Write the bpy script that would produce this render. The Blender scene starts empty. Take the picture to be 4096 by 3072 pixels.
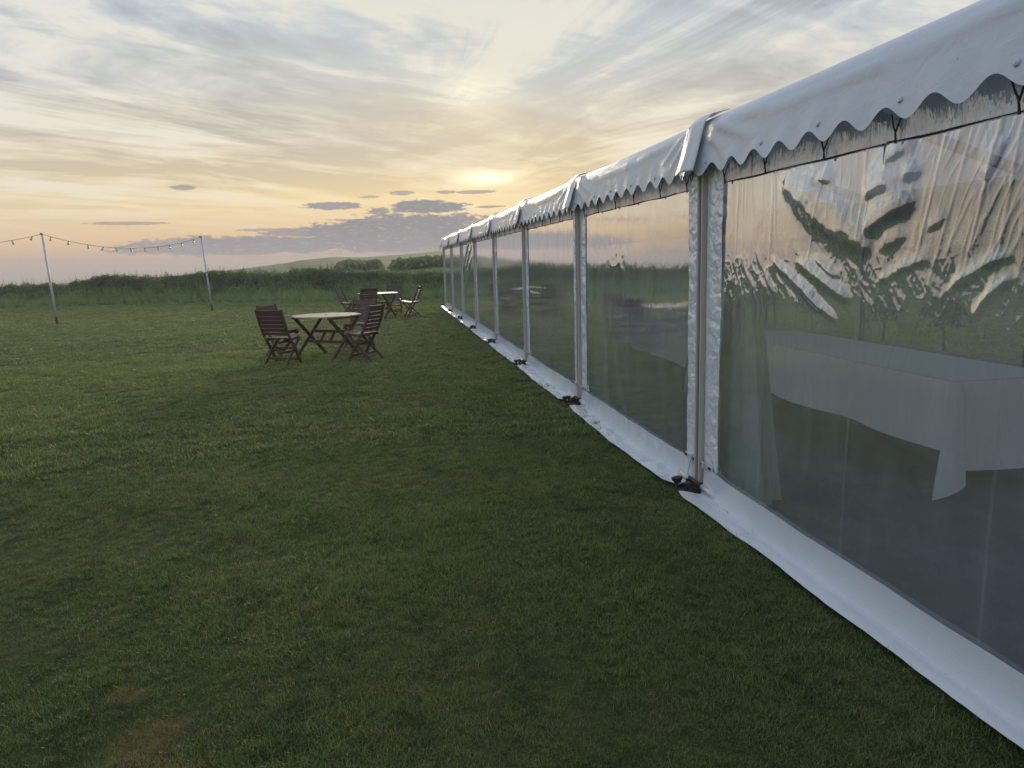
import bpy, math, random
import numpy as np
from mathutils import Matrix, Vector

SC = bpy.context.scene
COL = SC.collection
random.seed(7)
RNG = np.random.default_rng(11)
R = math.radians

# ------------------------------------------------------------------ camera
CAM_H = 1.546
YAW, PITCH, ROLL = 0.15663, 0.16104, -0.02686
cam_d = bpy.data.cameras.new("camera")
cam = bpy.data.objects.new("camera", cam_d)
COL.objects.link(cam)
cam_d.sensor_width = 36.0
cam_d.lens = 3050 / 4096 * 36.0
cam_d.clip_start = 0.05
cam_d.clip_end = 30000
_f = Vector((math.sin(YAW) * math.cos(PITCH), math.cos(YAW) * math.cos(PITCH), -math.sin(PITCH)))
_r = Vector((math.cos(YAW), -math.sin(YAW), 0))
_u = _r.cross(_f)
_r2 = math.cos(ROLL) * _r + math.sin(ROLL) * _u
_u2 = -math.sin(ROLL) * _r + math.cos(ROLL) * _u
cam.matrix_world = Matrix(((_r2.x, _u2.x, -_f.x, 0), (_r2.y, _u2.y, -_f.y, 0), (_r2.z, _u2.z, -_f.z, CAM_H), (0, 0, 0, 1)))
SC.camera = cam

# ------------------------------------------------------------------ colour management
SC.view_settings.view_transform = 'Standard'
SC.view_settings.look = 'None'
SC.view_settings.gamma = 1.0
SC.view_settings.exposure = 0.0
SC.view_settings.use_curve_mapping = False
SC.cycles.max_bounces = 8
SC.cycles.transparent_max_bounces = 16
SC.cycles.diffuse_bounces = 4
SC.cycles.sample_clamp_indirect = 4.0

SUN_AZ, SUN_EL = 7.4, 5.9


def lin(*c):
    out = []
    for v in c:
        v = v / 255.0
        out.append(v / 12.92 if v <= 0.04045 else ((v + 0.055) / 1.055) ** 2.4)
    return tuple(out) + (1.0,)


# ------------------------------------------------------------------ node helper
class NT:
    def __init__(self, tree):
        self.t = tree
        self.n = tree.nodes
        self.l = tree.links

    def node(self, typ, **kw):
        nd = self.n.new(typ)
        for k, v in kw.items():
            setattr(nd, k, v)
        return nd

    def put(self, sock, v):
        if isinstance(v, bpy.types.NodeSocket):
            self.l.new(v, sock)
        elif v is not None:
            sock.default_value = v

    def m(self, op, a, b=None, c=None, clamp=False):
        nd = self.node('ShaderNodeMath', operation=op, use_clamp=clamp)
        self.put(nd.inputs[0], a)
        if b is not None:
            self.put(nd.inputs[1], b)
        if c is not None:
            self.put(nd.inputs[2], c)
        return nd.outputs[0]

    def smooth(self, x, lo, hi):
        nd = self.node('ShaderNodeMapRange', interpolation_type='SMOOTHSTEP')
        self.put(nd.inputs['Value'], x)
        nd.inputs['From Min'].default_value = lo
        nd.inputs['From Max'].default_value = hi
        return nd.outputs[0]

    def mapr(self, x, lo, hi, a, b):
        nd = self.node('ShaderNodeMapRange')
        self.put(nd.inputs['Value'], x)
        for k, v in (('From Min', lo), ('From Max', hi), ('To Min', a), ('To Max', b)):
            nd.inputs[k].default_value = v
        return nd.outputs[0]

    def xyz(self, x=0.0, y=0.0, z=0.0):
        nd = self.node('ShaderNodeCombineXYZ')
        for s, v in zip(nd.inputs, (x, y, z)):
            self.put(s, v)
        return nd.outputs[0]

    def noise(self, vec, scale, detail=4, rough=0.55, dist=0.0, w=None):
        nd = self.node('ShaderNodeTexNoise')
        if w is not None:
            nd.noise_dimensions = '4D'
            nd.inputs['W'].default_value = w
        if vec is not None:
            self.l.new(vec, nd.inputs['Vector'])
        nd.inputs['Scale'].default_value = scale
        nd.inputs['Detail'].default_value = detail
        nd.inputs['Roughness'].default_value = rough
        nd.inputs['Distortion'].default_value = dist
        return nd.outputs['Fac']

    def mix(self, f, a, b, mode='MIX'):
        nd = self.node('ShaderNodeMix', data_type='RGBA', blend_type=mode)
        self.put(nd.inputs[0], f)
        self.put(nd.inputs[6], a)
        self.put(nd.inputs[7], b)
        return nd.outputs[2]

    def ramp(self, f, stops):
        nd = self.node('ShaderNodeValToRGB')
        el = nd.color_ramp.elements
        while len(el) > 1:
            el.remove(el[-1])
        el[0].position, el[0].color = stops[0]
        for p, c in stops[1:]:
            e = el.new(p)
            e.color = c
        self.put(nd.inputs[0], f)
        return nd.outputs[0]

    def mapping(self, vec, scale=(1, 1, 1), rot=(0, 0, 0), loc=(0, 0, 0)):
        nd = self.node('ShaderNodeMapping')
        self.l.new(vec, nd.inputs['Vector'])
        nd.inputs['Scale'].default_value = scale
        nd.inputs['Rotation'].default_value = rot
        nd.inputs['Location'].default_value = loc
        return nd.outputs[0]


# ------------------------------------------------------------------ sky
world = bpy.data.worlds.new("World")
SC.world = world
world.use_nodes = True
wt = world.node_tree
wt.nodes.clear()
W = NT(wt)
SKY_STRENGTH = 0.1
SKY_GAIN = 1.0


def build_sky():
    tc = W.node('ShaderNodeTexCoord')
    sep = W.node('ShaderNodeSeparateXYZ')
    wt.links.new(tc.outputs['Generated'], sep.inputs[0])
    x, y, z = sep.outputs
    el = W.m('MULTIPLY', W.m('ARCSINE', W.m('MINIMUM', W.m('MAXIMUM', z, -1.0), 1.0)), 57.29578)
    az = W.m('MULTIPLY', W.m('ARCTAN2', x, y), 57.29578)
    dazr = W.m('SUBTRACT', az, SUN_AZ)
    cosd = W.m('COSINE', W.m('MULTIPLY', dazr, 0.0174533))
    wsun = W.m('POWER', W.m('MULTIPLY_ADD', cosd, 0.5, 0.5), 4.0)
    elp = W.m('MAXIMUM', el, 0.0)
    # slow warp of the gradient so the colour bands are not ruled lines
    nb = W.noise(W.xyz(W.m('MULTIPLY', az, 0.03), W.m('MULTIPLY', el, 0.22)), 1.0, 4, 0.55)
    elw = W.m('MAXIMUM', W.m('MULTIPLY_ADD', W.m('SUBTRACT', nb, 0.5), W.m('MINIMUM', W.m('MULTIPLY', elp, 1.1), 7.0), elp), 0.0)
    fac = W.m('SQRT', W.m('DIVIDE', elw, 90.0))
    S = lambda e: math.sqrt(e / 90.0)
    sun_side = W.ramp(fac, [(0, lin(194, 178, 170)), (S(0.75), lin(196, 178, 167)), (S(1.15), lin(218, 188, 160)), (S(2.2), lin(238, 205, 160)),
                            (S(4.2), lin(248, 224, 176)), (S(7.0), lin(234, 219, 188)), (S(10), lin(218, 211, 196)), (S(14), lin(202, 206, 206)),
                            (S(20), lin(186, 199, 212)), (S(40), lin(190, 204, 226)), (1, lin(192, 206, 230))])
    away = W.ramp(fac, [(0, lin(166, 160, 170)), (S(2), lin(186, 174, 176)), (S(5), lin(204, 196, 190)), (S(10), lin(206, 206, 206)),
                        (S(17), lin(196, 206, 220)), (S(40), lin(190, 206, 230)), (1, lin(192, 206, 230))])
    base = W.mix(wsun, away, sun_side)
    # clear blue air seen between the veils
    sky = W.node('ShaderNodeTexSky', sky_type='NISHITA')
    sky.sun_disc = False
    sky.sun_elevation = R(SUN_EL)
    sky.sun_rotation = R(SUN_AZ)
    sky.altitude = 20
    nish = W.mix(1.0, sky.outputs[0], (SKY_STRENGTH, SKY_STRENGTH, SKY_STRENGTH, 1), 'MULTIPLY')
    # high cirrus on a flat layer overhead
    zz = W.m('ADD', W.m('MAXIMUM', z, 0.0), 0.09)
    P = W.xyz(W.m('DIVIDE', x, zz), W.m('DIVIDE', y, zz))
    def streaks(bearing, along, across, loc):
        return W.mapping(W.mapping(P, rot=(0, 0, R(bearing))), (across, along, 1), (0, 0, 0), loc)
    c1 = W.noise(streaks(48, 0.32, 1.0, (3.1, 1.7, 0)), 1.4, 10, 0.62, 1.7)
    c2 = W.noise(streaks(-22, 0.30, 1.0, (7.3, 4.4, 2)), 1.3, 10, 0.62, 1.6)
    c3 = W.noise(streaks(70, 0.45, 1.0, (1.3, 9.4, 5)), 2.8, 8, 0.66, 0.8)
    sel = W.smooth(az, -10, 18)
    cc = W.m('ADD', W.m('MULTIPLY', c1, W.m('SUBTRACT', 1.0, sel)), W.m('MULTIPLY', c2, sel))
    c4 = W.noise(streaks(35, 0.55, 1.0, (4.4, 2.1, 8)), 0.75, 5, 0.55, 0.8)
    cc = W.m('ADD', W.m('ADD', W.m('MULTIPLY', cc, 0.56), W.m('MULTIPLY', c3, 0.18)), W.m('MULTIPLY', W.m('MULTIPLY_ADD', W.m('SUBTRACT', c4, 0.5), 1.5, 0.5), 0.26))
    cfade = W.smooth(el, 1.2, 7.0)
    bright = W.m('MULTIPLY', W.m('MULTIPLY', W.smooth(cc, 0.50, 0.58), cfade), W.mapr(W.smooth(el, 14, 34), 0, 1, 1, 0.35))
    dark = W.m('MULTIPLY', W.smooth(W.m('SUBTRACT', 1.0, cc), 0.48, 0.565), cfade)
    warm = W.mix(wsun, lin(226, 232, 240), lin(248, 240, 219))
    base = W.mix(W.m('MULTIPLY', bright, 0.68), base, warm)
    shade = W.mix(W.smooth(el, 3.0, 13.0), (0.84, 0.82, 0.82, 1), (0.66, 0.70, 0.775, 1))
    base = W.mix(W.m('MULTIPLY', dark, 0.85), base, W.mix(1.0, base, shade, 'MULTIPLY'))
    gap = W.m('MULTIPLY', W.m('MULTIPLY', dark, W.smooth(el, 6, 18)), 0.22)
    base = W.mix(gap, base, nish)

    # sun glow through the veil
    def gauss(a, e, sa, se):
        q = W.m('ADD', W.m('POWER', W.m('DIVIDE', W.m('SUBTRACT', az, a), sa), 2.0), W.m('POWER', W.m('DIVIDE', W.m('SUBTRACT', el, e), se), 2.0))
        return W.m('EXPONENT', W.m('MULTIPLY', q, -1.0))
    glow = W.mix(W.m('MULTIPLY', gauss(SUN_AZ, SUN_EL, 2.3, 0.6), W.m('MULTIPLY_ADD', nb, 0.8, 0.6)), (0, 0, 0, 1), (0.62, 0.57, 0.42, 1))
    glow = W.mix(1.0, glow, W.mix(gauss(SUN_AZ, SUN_EL, 11, 3.6), (0, 0, 0, 1), (0.09, 0.05, -0.02, 1)), 'ADD')
    glow = W.mix(1.0, glow, W.mix(W.m('MULTIPLY', gauss(4.8, 11.2, 4.5, 1.9), W.smooth(c3, 0.3, 0.6)), (0, 0, 0, 1), (0.24, 0.21, 0.10, 1)), 'ADD')
    base = W.mix(1.0, base, glow, 'ADD')

    # low banks of cloud: soft ragged lenses at their bearings
    wv = W.xyz(W.m('MULTIPLY', az, 0.16), W.m('MULTIPLY', el, 0.62))
    n1 = W.noise(wv, 2.2, 7, 0.62, 0.4)
    n2 = W.noise(wv, 10.0, 6, 0.65, 0.3, w=3.0)
    rag = W.m('ADD', W.m('MULTIPLY', W.m('SUBTRACT', n1, 0.5), 2.3), W.m('MULTIPLY', W.m('SUBTRACT', n2, 0.5), 2.6))
    lens = [(6, 1.75, 14, 1.25, 1.0), (-9.5, 1.5, 9.0, 0.70, 0.95), (2.0, 2.4, 7.5, 1.15, 1.0), (-5.4, 2.35, 3.4, 0.36, 0.9), (3.1, 3.98, 3.0, 0.52, 1.0),
            (-3.6, 4.15, 2.2, 0.27, 0.9), (-16.8, 3.06, 2.6, 0.11, 0.7), (-13.4, 5.4, 0.9, 0.17, 0.75), (4.6, 5.0, 0.8, 0.15, 0.7), (6.6, 4.97, 1.5, 0.13, 0.75),
            (1.3, 5.0, 0.9, 0.16, 0.7), (-0.4, 3.78, 0.9, 0.3, 0.9), (7.8, 3.9, 1.1, 0.1, 0.8), (-1.0, 4.75, 0.7, 0.1, 0.6), (-8.5, 2.55, 1.8, 0.12, 0.7),
            (30, 2.2, 16, 0.8, 0.8), (-52, 2.6, 14, 0.6, 0.6), (-95, 2.2, 20, 0.9, 0.7), (70, 3.5, 18, 0.7, 0.6), (150, 3.0, 40, 0.9, 0.6)]
    tot = None
    for a, e, sa, se, op in lens:
        qa = W.m('POWER', W.m('DIVIDE', W.m('SUBTRACT', az, a), sa), 2.0)
        qe = W.m('POWER', W.m('DIVIDE', W.m('SUBTRACT', el, e), se), 2.0)
        v = W.m('ADD', W.m('SUBTRACT', 1.0, W.m('ADD', qa, qe)), rag)
        v = W.m('MULTIPLY', W.smooth(v, -0.15, 0.30), op)
        tot = v if tot is None else W.m('MAXIMUM', tot, v)
    floor_cut = W.smooth(el, 0.55, 0.95)
    tot = W.m('MULTIPLY', tot, floor_cut)
    ccol = W.mix(W.smooth(W.m('ADD', el, W.m('MULTIPLY', W.m('SUBTRACT', n1, 0.5), 3.0)), 0.6, 3.6), lin(150, 150, 159), lin(140, 142, 152))
    ccol = W.mix(W.smooth(n2, 0.5, 0.75), ccol, lin(192, 184, 180))
    base = W.mix(W.m('MULTIPLY', tot, 0.92), base, ccol)
    # below the horizon: distant sea haze
    base = W.mix(W.smooth(el, -6.0, -0.3), lin(92, 98, 96), base)
    bg = W.node('ShaderNodeBackground')
    wt.links.new(base, bg.inputs['Color'])
    bg.inputs['Strength'].default_value = SKY_GAIN
    out = W.node('ShaderNodeOutputWorld')
    wt.links.new(bg.outputs[0], out.inputs[0])


build_sky()

# ------------------------------------------------------------------ sun (veiled, low)
sd = bpy.data.lights.new("sun", 'SUN')
sd.energy = 3.0
sd.angle = R(16)
sd.color = (1.0, 0.80, 0.55)
so = bpy.data.objects.new("sun", sd)
COL.objects.link(so)
_sd = Vector((math.sin(R(SUN_AZ)) * math.cos(R(SUN_EL)), math.cos(R(SUN_AZ)) * math.cos(R(SUN_EL)), math.sin(R(SUN_EL))))
so.rotation_euler = _sd.to_track_quat('Z', 'Y').to_euler()
so.location = (10, 60, 20)


# ------------------------------------------------------------------ mesh helpers
class MB:
    """collects shapes, then links them as one mesh object"""

    def __init__(self):
        self.v, self.f = [], []

    def add(self, vs, fs):
        o = len(self.v)
        self.v += [tuple(map(float, p)) for p in vs]
        self.f += [tuple(i + o for i in q) for q in fs]

    def box(self, c, s, rot=None):
        vs = []
        for dx in (-.5, .5):
            for dy in (-.5, .5):
                for dz in (-.5, .5):
                    p = Vector((dx * s[0], dy * s[1], dz * s[2]))
                    if rot is not None:
                        p = rot @ p
                    vs.append(p + Vector(c))
        self.add(vs, [(0, 1, 3, 2), (4, 6, 7, 5), (0, 4, 5, 1), (2, 3, 7, 6), (0, 2, 6, 4), (1, 5, 7, 3)])

    def bar(self, pts, w, t, side):
        """rectangular bar along a polyline: w across 'side', t across the other way"""
        pts = [Vector(p) for p in pts]
        side = Vector(side).normalized()
        n = len(pts)
        vs = []
        for i, p in enumerate(pts):
            d = (pts[min(i + 1, n - 1)] - pts[max(i - 1, 0)]).normalized()
            q = d.cross(side).normalized()
            for a, b in ((-1, -1), (1, -1), (1, 1), (-1, 1)):
                vs.append(p + side * a * w / 2 + q * b * t / 2)
        fs = [(3, 2, 1, 0), tuple(range(4 * n - 4, 4 * n))]
        for i in range(n - 1):
            for k in range(4):
                a, b = i * 4 + k, i * 4 + (k + 1) % 4
                fs.append((a, b, b + 4, a + 4))
        self.add(vs, fs)

    def tube(self, pts, r, seg=10, caps=True):
        pts = [Vector(p) for p in pts]
        n = len(pts)
        rr = r if isinstance(r, (list, tuple)) else [r] * n
        vs, ref = [], None
        for i, p in enumerate(pts):
            d = (pts[min(i + 1, n - 1)] - pts[max(i - 1, 0)]).normalized()
            if ref is None:
                ref = Vector((0, 0, 1)) if abs(d.z) < 0.9 else Vector((1, 0, 0))
            a = d.cross(ref).normalized()
            b = d.cross(a)
            for k in range(seg):
                t = 2 * math.pi * k / seg
                vs.append(p + (a * math.cos(t) + b * math.sin(t)) * rr[i])
        fs = []
        for i in range(n - 1):
            for k in range(seg):
                k2 = (k + 1) % seg
                fs.append((i * seg + k, i * seg + k2, (i + 1) * seg + k2, (i + 1) * seg + k))
        if caps:
            fs += [tuple(range(seg))[::-1], tuple(range((n - 1) * seg, n * seg))]
        self.add(vs, fs)

    def mesh(self, name, mat, smooth=False):
        me = bpy.data.meshes.new(name)
        me.from_pydata(self.v, [], self.f)
        if mat:
            me.materials.append(mat)
        if smooth:
            me.polygons.foreach_set('use_smooth', [True] * len(me.polygons))
        me.update()
        return me

    def build(self, name, mat, parent=None, smooth=False, bevel=0.0):
        return obj(name, self.mesh(name, mat, smooth), parent, bevel)


def obj(name, me, parent=None, bevel=0.0):
    o = bpy.data.objects.new(name, me)
    COL.objects.link(o)
    if parent is not None:
        o.parent = parent
    if bevel:
        b = o.modifiers.new('bevel', 'BEVEL')
        b.width = bevel
        b.segments = 2
        b.limit_method = 'ANGLE'
    return o


def empty(name, loc=(0, 0, 0), rz=0.0):
    o = bpy.data.objects.new(name, None)
    COL.objects.link(o)
    o.empty_display_size = 0.2
    o.location = loc
    o.rotation_euler = (0, 0, rz)
    return o


def tag(o, label=None, cat=None, group=None, kind=None):
    for k, v in (('label', label), ('category', cat), ('group', group), ('kind', kind)):
        if v:
            o[k] = v
    return o


def grid_mesh(name, P, mat, smooth=True, attrs=None):
    """P: (rows, cols, 3) array -> quad sheet"""
    r, c = P.shape[:2]
    idx = np.arange(r * c).reshape(r, c)
    q = np.stack([idx[:-1, :-1], idx[:-1, 1:], idx[1:, 1:], idx[1:, :-1]], -1).reshape(-1, 4)
    me = bpy.data.meshes.new(name)
    me.vertices.add(r * c)
    me.vertices.foreach_set('co', P.reshape(-1).astype(np.float32))
    me.loops.add(q.size)
    me.loops.foreach_set('vertex_index', q.reshape(-1).astype(np.int32))
    me.polygons.add(len(q))
    me.polygons.foreach_set('loop_start', np.arange(0, q.size, 4, dtype=np.int32))
    me.polygons.foreach_set('loop_total', np.full(len(q), 4, dtype=np.int32))
    me.update(calc_edges=True)
    if smooth:
        me.polygons.foreach_set('use_smooth', np.ones(len(q), dtype=bool))
    if mat:
        me.materials.append(mat)
    if attrs:
        for k, a in attrs.items():
            at = me.attributes.new(k, 'FLOAT', 'POINT')
            at.data.foreach_set('value', a.reshape(-1).astype(np.float32))
    me.validate()
    return me


def vnoise(x, y, seed=0):
    """smooth lattice noise, about -1..1"""
    xi, yi = np.floor(x).astype(np.int64), np.floor(y).astype(np.int64)
    fx, fy = x - xi, y - yi
    fx = fx * fx * fx * (fx * (fx * 6 - 15) + 10)
    fy = fy * fy * fy * (fy * (fy * 6 - 15) + 10)

    def h(a, b):
        n = (a * 374761393 + b * 668265263 + seed * 1442695041) & 0xFFFFFFFF
        n = ((n ^ (n >> 13)) * 1274126177) & 0xFFFFFFFF
        return ((n ^ (n >> 16)) & 0xFFFF) / 32767.5 - 1.0
    a, b, c, d = h(xi, yi), h(xi + 1, yi), h(xi, yi + 1), h(xi + 1, yi + 1)
    return (a * (1 - fx) + b * fx) * (1 - fy) + (c * (1 - fx) + d * fx) * fy


def fbm(x, y, seed=0, oct=4, gain=0.5):
    s, a, n = 0, 1.0, 0
    for k in range(oct):
        s = s + a * vnoise(x * 2 ** k + 17.3 * k, y * 2 ** k - 9.1 * k, seed + k)
        n += a
        a *= gain
    return s / n


# ------------------------------------------------------------------ materials
def new_mat(name):
    m = bpy.data.materials.new(name)
    m.use_nodes = True
    m.node_tree.nodes.clear()
    return m, NT(m.node_tree)


def finish(t, shader, disp=None):
    o = t.node('ShaderNodeOutputMaterial')
    t.l.new(shader, o.inputs['Surface'])


def principled(t, col, rough, spec=0.5, metal=0.0, normal=None):
    p = t.node('ShaderNodeBsdfPrincipled')
    t.put(p.inputs['Base Color'], col)
    t.put(p.inputs['Roughness'], rough)
    p.inputs['Specular IOR Level'].default_value = spec
    p.inputs['Metallic'].default_value = metal
    if normal is not None:
        t.l.new(normal, p.inputs['Normal'])
    return p.outputs[0]


def bump(t, h, dist, strength=1.0):
    b = t.node('ShaderNodeBump')
    b.inputs['Strength'].default_value = strength
    b.inputs['Distance'].default_value = dist
    t.l.new(h, b.inputs['Height'])
    return b.outputs[0]


def pos(t):
    return t.node('ShaderNodeNewGeometry').outputs['Position']


def objco(t):
    return t.node('ShaderNodeTexCoord').outputs['Object']


def mat_simple(name, a, b, scale=6, rough=0.6, spec=0.4, metal=0.0, bd=0.0, stretch=(1, 1, 1)):
    m, t = new_mat(name)
    n = t.noise(t.mapping(objco(t), stretch), scale, 5, 0.6)
    c = t.mix(t.smooth(n, 0.3, 0.7), a, b)
    nm = bump(t, t.noise(t.mapping(objco(t), stretch), scale * 6, 3), bd) if bd else None
    finish(t, principled(t, c, rough, spec, metal, nm))
    return m


def mat_pvc(name, col, rough=0.42, trans=0.0, dirt=0.15, crease=0.0005):
    m, t = new_mat(name)
    p = pos(t)
    n = t.noise(p, 1.7, 6, 0.6)
    c = t.mix(t.m('MULTIPLY', t.smooth(n, 0.45, 0.75), dirt), col, (col[0] * 0.72, col[1] * 0.74, col[2] * 0.70, 1))
    sp = t.smooth(t.noise(p, 38, 2, 0.5), 0.74, 0.80)
    c = t.mix(t.m('MULTIPLY', sp, 0.35), c, (0.18, 0.17, 0.13, 1))
    h = t.m('ADD', t.noise(t.mapping(p, (1, 1, 1.6)), 9, 4, 0.55, 0.8), t.m('MULTIPLY', t.noise(p, 160, 2), 0.08))
    nm = bump(t, h, crease * 8)
    sh = principled(t, c, rough, 0.45, 0, nm)
    if trans:
        tr = t.node('ShaderNodeBsdfTranslucent')
        t.put(tr.inputs[0], c)
        mx = t.node('ShaderNodeMixShader')
        mx.inputs[0].default_value = trans
        t.l.new(sh, mx.inputs[1])
        t.l.new(tr.outputs[0], mx.inputs[2])
        sh = mx.outputs[0]
    finish(t, sh)
    return m


def mat_crinkle(name):
    m, t = new_mat(name)
    p = pos(t)
    h = t.noise(t.mapping(p, (1, 1, 1.4)), 9, 2, 0.45, 0.8)
    nm = bump(t, h, 0.022)
    c = t.mix(t.noise(p, 3, 4), (0.70, 0.75, 0.79, 1), (0.80, 0.84, 0.87, 1))
    finish(t, principled(t, c, 0.16, 0.7, 0, nm))
    return m


def mat_film(name, R0=0.12, RG=0.95, tint=(0.94, 0.97, 1.0, 1), milk=0.036, ripple=1.0):
    m, t = new_mat(name)
    p = pos(t)
    # fine draw lines down the sheet and faint orange-peel
    v = t.noise(t.mapping(p, (1, 1, 0.10)), 26, 4, 0.6, 0.3)
    q = t.noise(t.mapping(p, (1, 1, 0.6)), 14, 5, 0.6, 0.5)
    h = t.m('ADD', t.m('MULTIPLY', v, 0.35), t.m('MULTIPLY', q, 0.5))
    nm = bump(t, h, 0.0011 * ripple)
    lw = t.node('ShaderNodeLayerWeight')
    lw.inputs['Blend'].default_value = 0.5
    t.l.new(nm, lw.inputs['Normal'])
    refl = t.mapr(lw.outputs['Facing'], 0.22, 0.82, R0, RG)
    gl = t.node('ShaderNodeBsdfGlossy')
    gl.inputs['Roughness'].default_value = 0.012
    gl.inputs['Color'].default_value = (1, 1, 1, 1)
    t.l.new(nm, gl.inputs['Normal'])
    tr = t.node('ShaderNodeBsdfTransparent')
    tr.inputs[0].default_value = tint
    df = t.node('ShaderNodeBsdfDiffuse')
    df.inputs[0].default_value = (0.74, 0.79, 0.84, 1)
    dust = t.m('MULTIPLY', t.m('MULTIPLY_ADD', t.smooth(t.noise(t.mapping(p, (1, 1, 0.35)), 5, 7, 0.7, 0.6), 0.30, 0.8), 0.9, 0.55), t.mapr(lw.outputs['Facing'], 0.2, 0.9, milk, milk * 3.6))
    m2 = t.node('ShaderNodeMixShader')
    t.l.new(refl, m2.inputs[0])
    t.l.new(tr.outputs[0], m2.inputs[1])
    t.l.new(gl.outputs[0], m2.inputs[2])
    m3 = t.node('ShaderNodeMixShader')
    t.l.new(dust, m3.inputs[0])
    t.l.new(m2.outputs[0], m3.inputs[1])
    t.l.new(df.outputs[0], m3.inputs[2])
    finish(t, m3.outputs[0])
    return m


def mat_rear_film(name):
    m, t = new_mat(name)
    p = pos(t)
    sep = t.node('ShaderNodeSeparateXYZ')
    t.l.new(p, sep.inputs[0])
    low = t.m('SUBTRACT', 1.0, t.smooth(t.m('ADD', sep.outputs[2], t.m('MULTIPLY', t.noise(p, 3, 5, 0.6), 0.5)), 1.05, 1.75))
    f = t.m('MULTIPLY_ADD', low, 0.15, 0.07)  # dust veil; thicker low part paints in sky sheen of the lawn behind
    tr = t.node('ShaderNodeBsdfTransparent')
    tr.inputs[0].default_value = (0.88, 0.91, 0.94, 1)
    tl = t.node('ShaderNodeBsdfTranslucent')
    tl.inputs[0].default_value = (0.66, 0.74, 0.84, 1)
    mx = t.node('ShaderNodeMixShader')
    t.l.new(f, mx.inputs[0])
    t.l.new(tr.outputs[0], mx.inputs[1])
    t.l.new(tl.outputs[0], mx.inputs[2])
    finish(t, mx.outputs[0])
    return m


def mat_frost(name):
    """milky clear PVC of the panels' top hem"""
    m, t = new_mat(name)
    p = pos(t)
    n = t.m('ADD', t.noise(t.mapping(p, (1, 1, 0.25)), 16, 4, 0.6, 0.5), t.m('MULTIPLY', t.noise(p, 7, 3), 0.7))
    nm = bump(t, n, 0.012)
    a = principled(t, (0.60, 0.64, 0.66, 1), 0.35, 0.5, 0, nm)
    gl = t.node('ShaderNodeBsdfGlossy')
    gl.inputs['Roughness'].default_value = 0.05
    t.l.new(nm, gl.inputs['Normal'])
    tr = t.node('ShaderNodeBsdfTransparent')
    tr.inputs[0].default_value = (0.85, 0.87, 0.88, 1)
    mx = t.node('ShaderNodeMixShader')
    t.l.new(t.m('MULTIPLY_ADD', t.noise(t.mapping(p, (1, 1, 0.5)), 4, 5), 0.6, 0.30), mx.inputs[0])
    t.l.new(tr.outputs[0], mx.inputs[1])
    t.l.new(a, mx.inputs[2])
    m2 = t.node('ShaderNodeMixShader')
    m2.inputs[0].default_value = 0.22
    t.l.new(mx.outputs[0], m2.inputs[1])
    t.l.new(gl.outputs[0], m2.inputs[2])
    finish(t, m2.outputs[0])
    return m


def mat_wood(name, a, b, rough=0.6, grey=0.0):
    m, t = new_mat(name)
    oc = objco(t)
    g = t.noise(t.mapping(oc, (1.5, 22, 22)), 3, 6, 0.65, 0.5)
    c = t.mix(t.smooth(g, 0.3, 0.7), a, b)
    rnd = t.node('ShaderNodeObjectInfo').outputs['Random']
    c = t.mix(t.m('MULTIPLY', rnd, 0.35), c, (a[0] * .6, a[1] * .6, a[2] * .62, 1))
    w = t.smooth(t.noise(oc, 2.3, 4, 0.6), 0.45, 0.75)
    c = t.mix(t.m('MULTIPLY', w, grey), c, (0.30, 0.27, 0.25, 1))
    nm = bump(t, g, 0.0015)
    finish(t, principled(t, c, rough, 0.4, 0, nm))
    return m


def grass_patches(t, p):
    """colour of the mown turf by place: lush, yellowish and brownish patches, far turf paled for grazing light, moss and a scuffed bare spot"""
    n1 = t.noise(p, 0.55, 5, 0.6, 0.4)
    n2 = t.noise(t.mapping(p, (1, 1, 1), (0, 0, 0), (31, 7, 0)), 1.7, 5, 0.62, 0.3)
    n3 = t.noise(t.mapping(p, (1, 0.45, 1), (0, 0, R(20)), (3, 70, 0)), 4.2, 4, 0.6)
    c = t.mix(t.smooth(n1, 0.36, 0.64), (0.108, 0.170, 0.044, 1), (0.172, 0.200, 0.064, 1))
    c = t.mix(t.m('MULTIPLY', t.smooth(n2, 0.52, 0.70), 0.75), c, (0.205, 0.205, 0.085, 1))
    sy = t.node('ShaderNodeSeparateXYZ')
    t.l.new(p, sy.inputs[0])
    lit_or_dry = t.m('MULTIPLY', t.smooth(t.m('ADD', sy.outputs[1], t.m('MULTIPLY', n1, 5.0)), 8, 26), 0.8)  # far turf paled with distance: grazing backlight painted into its colour
    c = t.mix(lit_or_dry, c, (0.265, 0.285, 0.130, 1))
    c = t.mix(t.m('MULTIPLY', t.smooth(n3, 0.50, 0.66), 0.75), c, (0.066, 0.108, 0.032, 1))
    return c


def scuff_mask(t, p):
    sep = t.node('ShaderNodeSeparateXYZ')
    t.l.new(p, sep.inputs[0])
    wob = t.m('MULTIPLY', t.m('SUBTRACT', t.noise(p, 5, 4, 0.65), 0.5), 1.8)
    tot = None
    for cx, cy, rx, ry in ((-0.86, 2.47, 0.13, 0.17), (-1.03, 2.78, 0.08, 0.07), (-2.9, 4.3, 0.30, 0.16), (-0.8, 2.2, 0.2, 0.2)):
        v = t.m('SUBTRACT', 1.0, t.m('ADD', t.m('POWER', t.m('DIVIDE', t.m('SUBTRACT', sep.outputs[0], cx), rx), 2.0),
                                     t.m('POWER', t.m('DIVIDE', t.m('SUBTRACT', sep.outputs[1], cy), ry), 2.0)))
        tot = v if tot is None else t.m('MAXIMUM', tot, v)
    return t.smooth(t.m('ADD', tot, wob), -0.3, 0.9)


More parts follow.
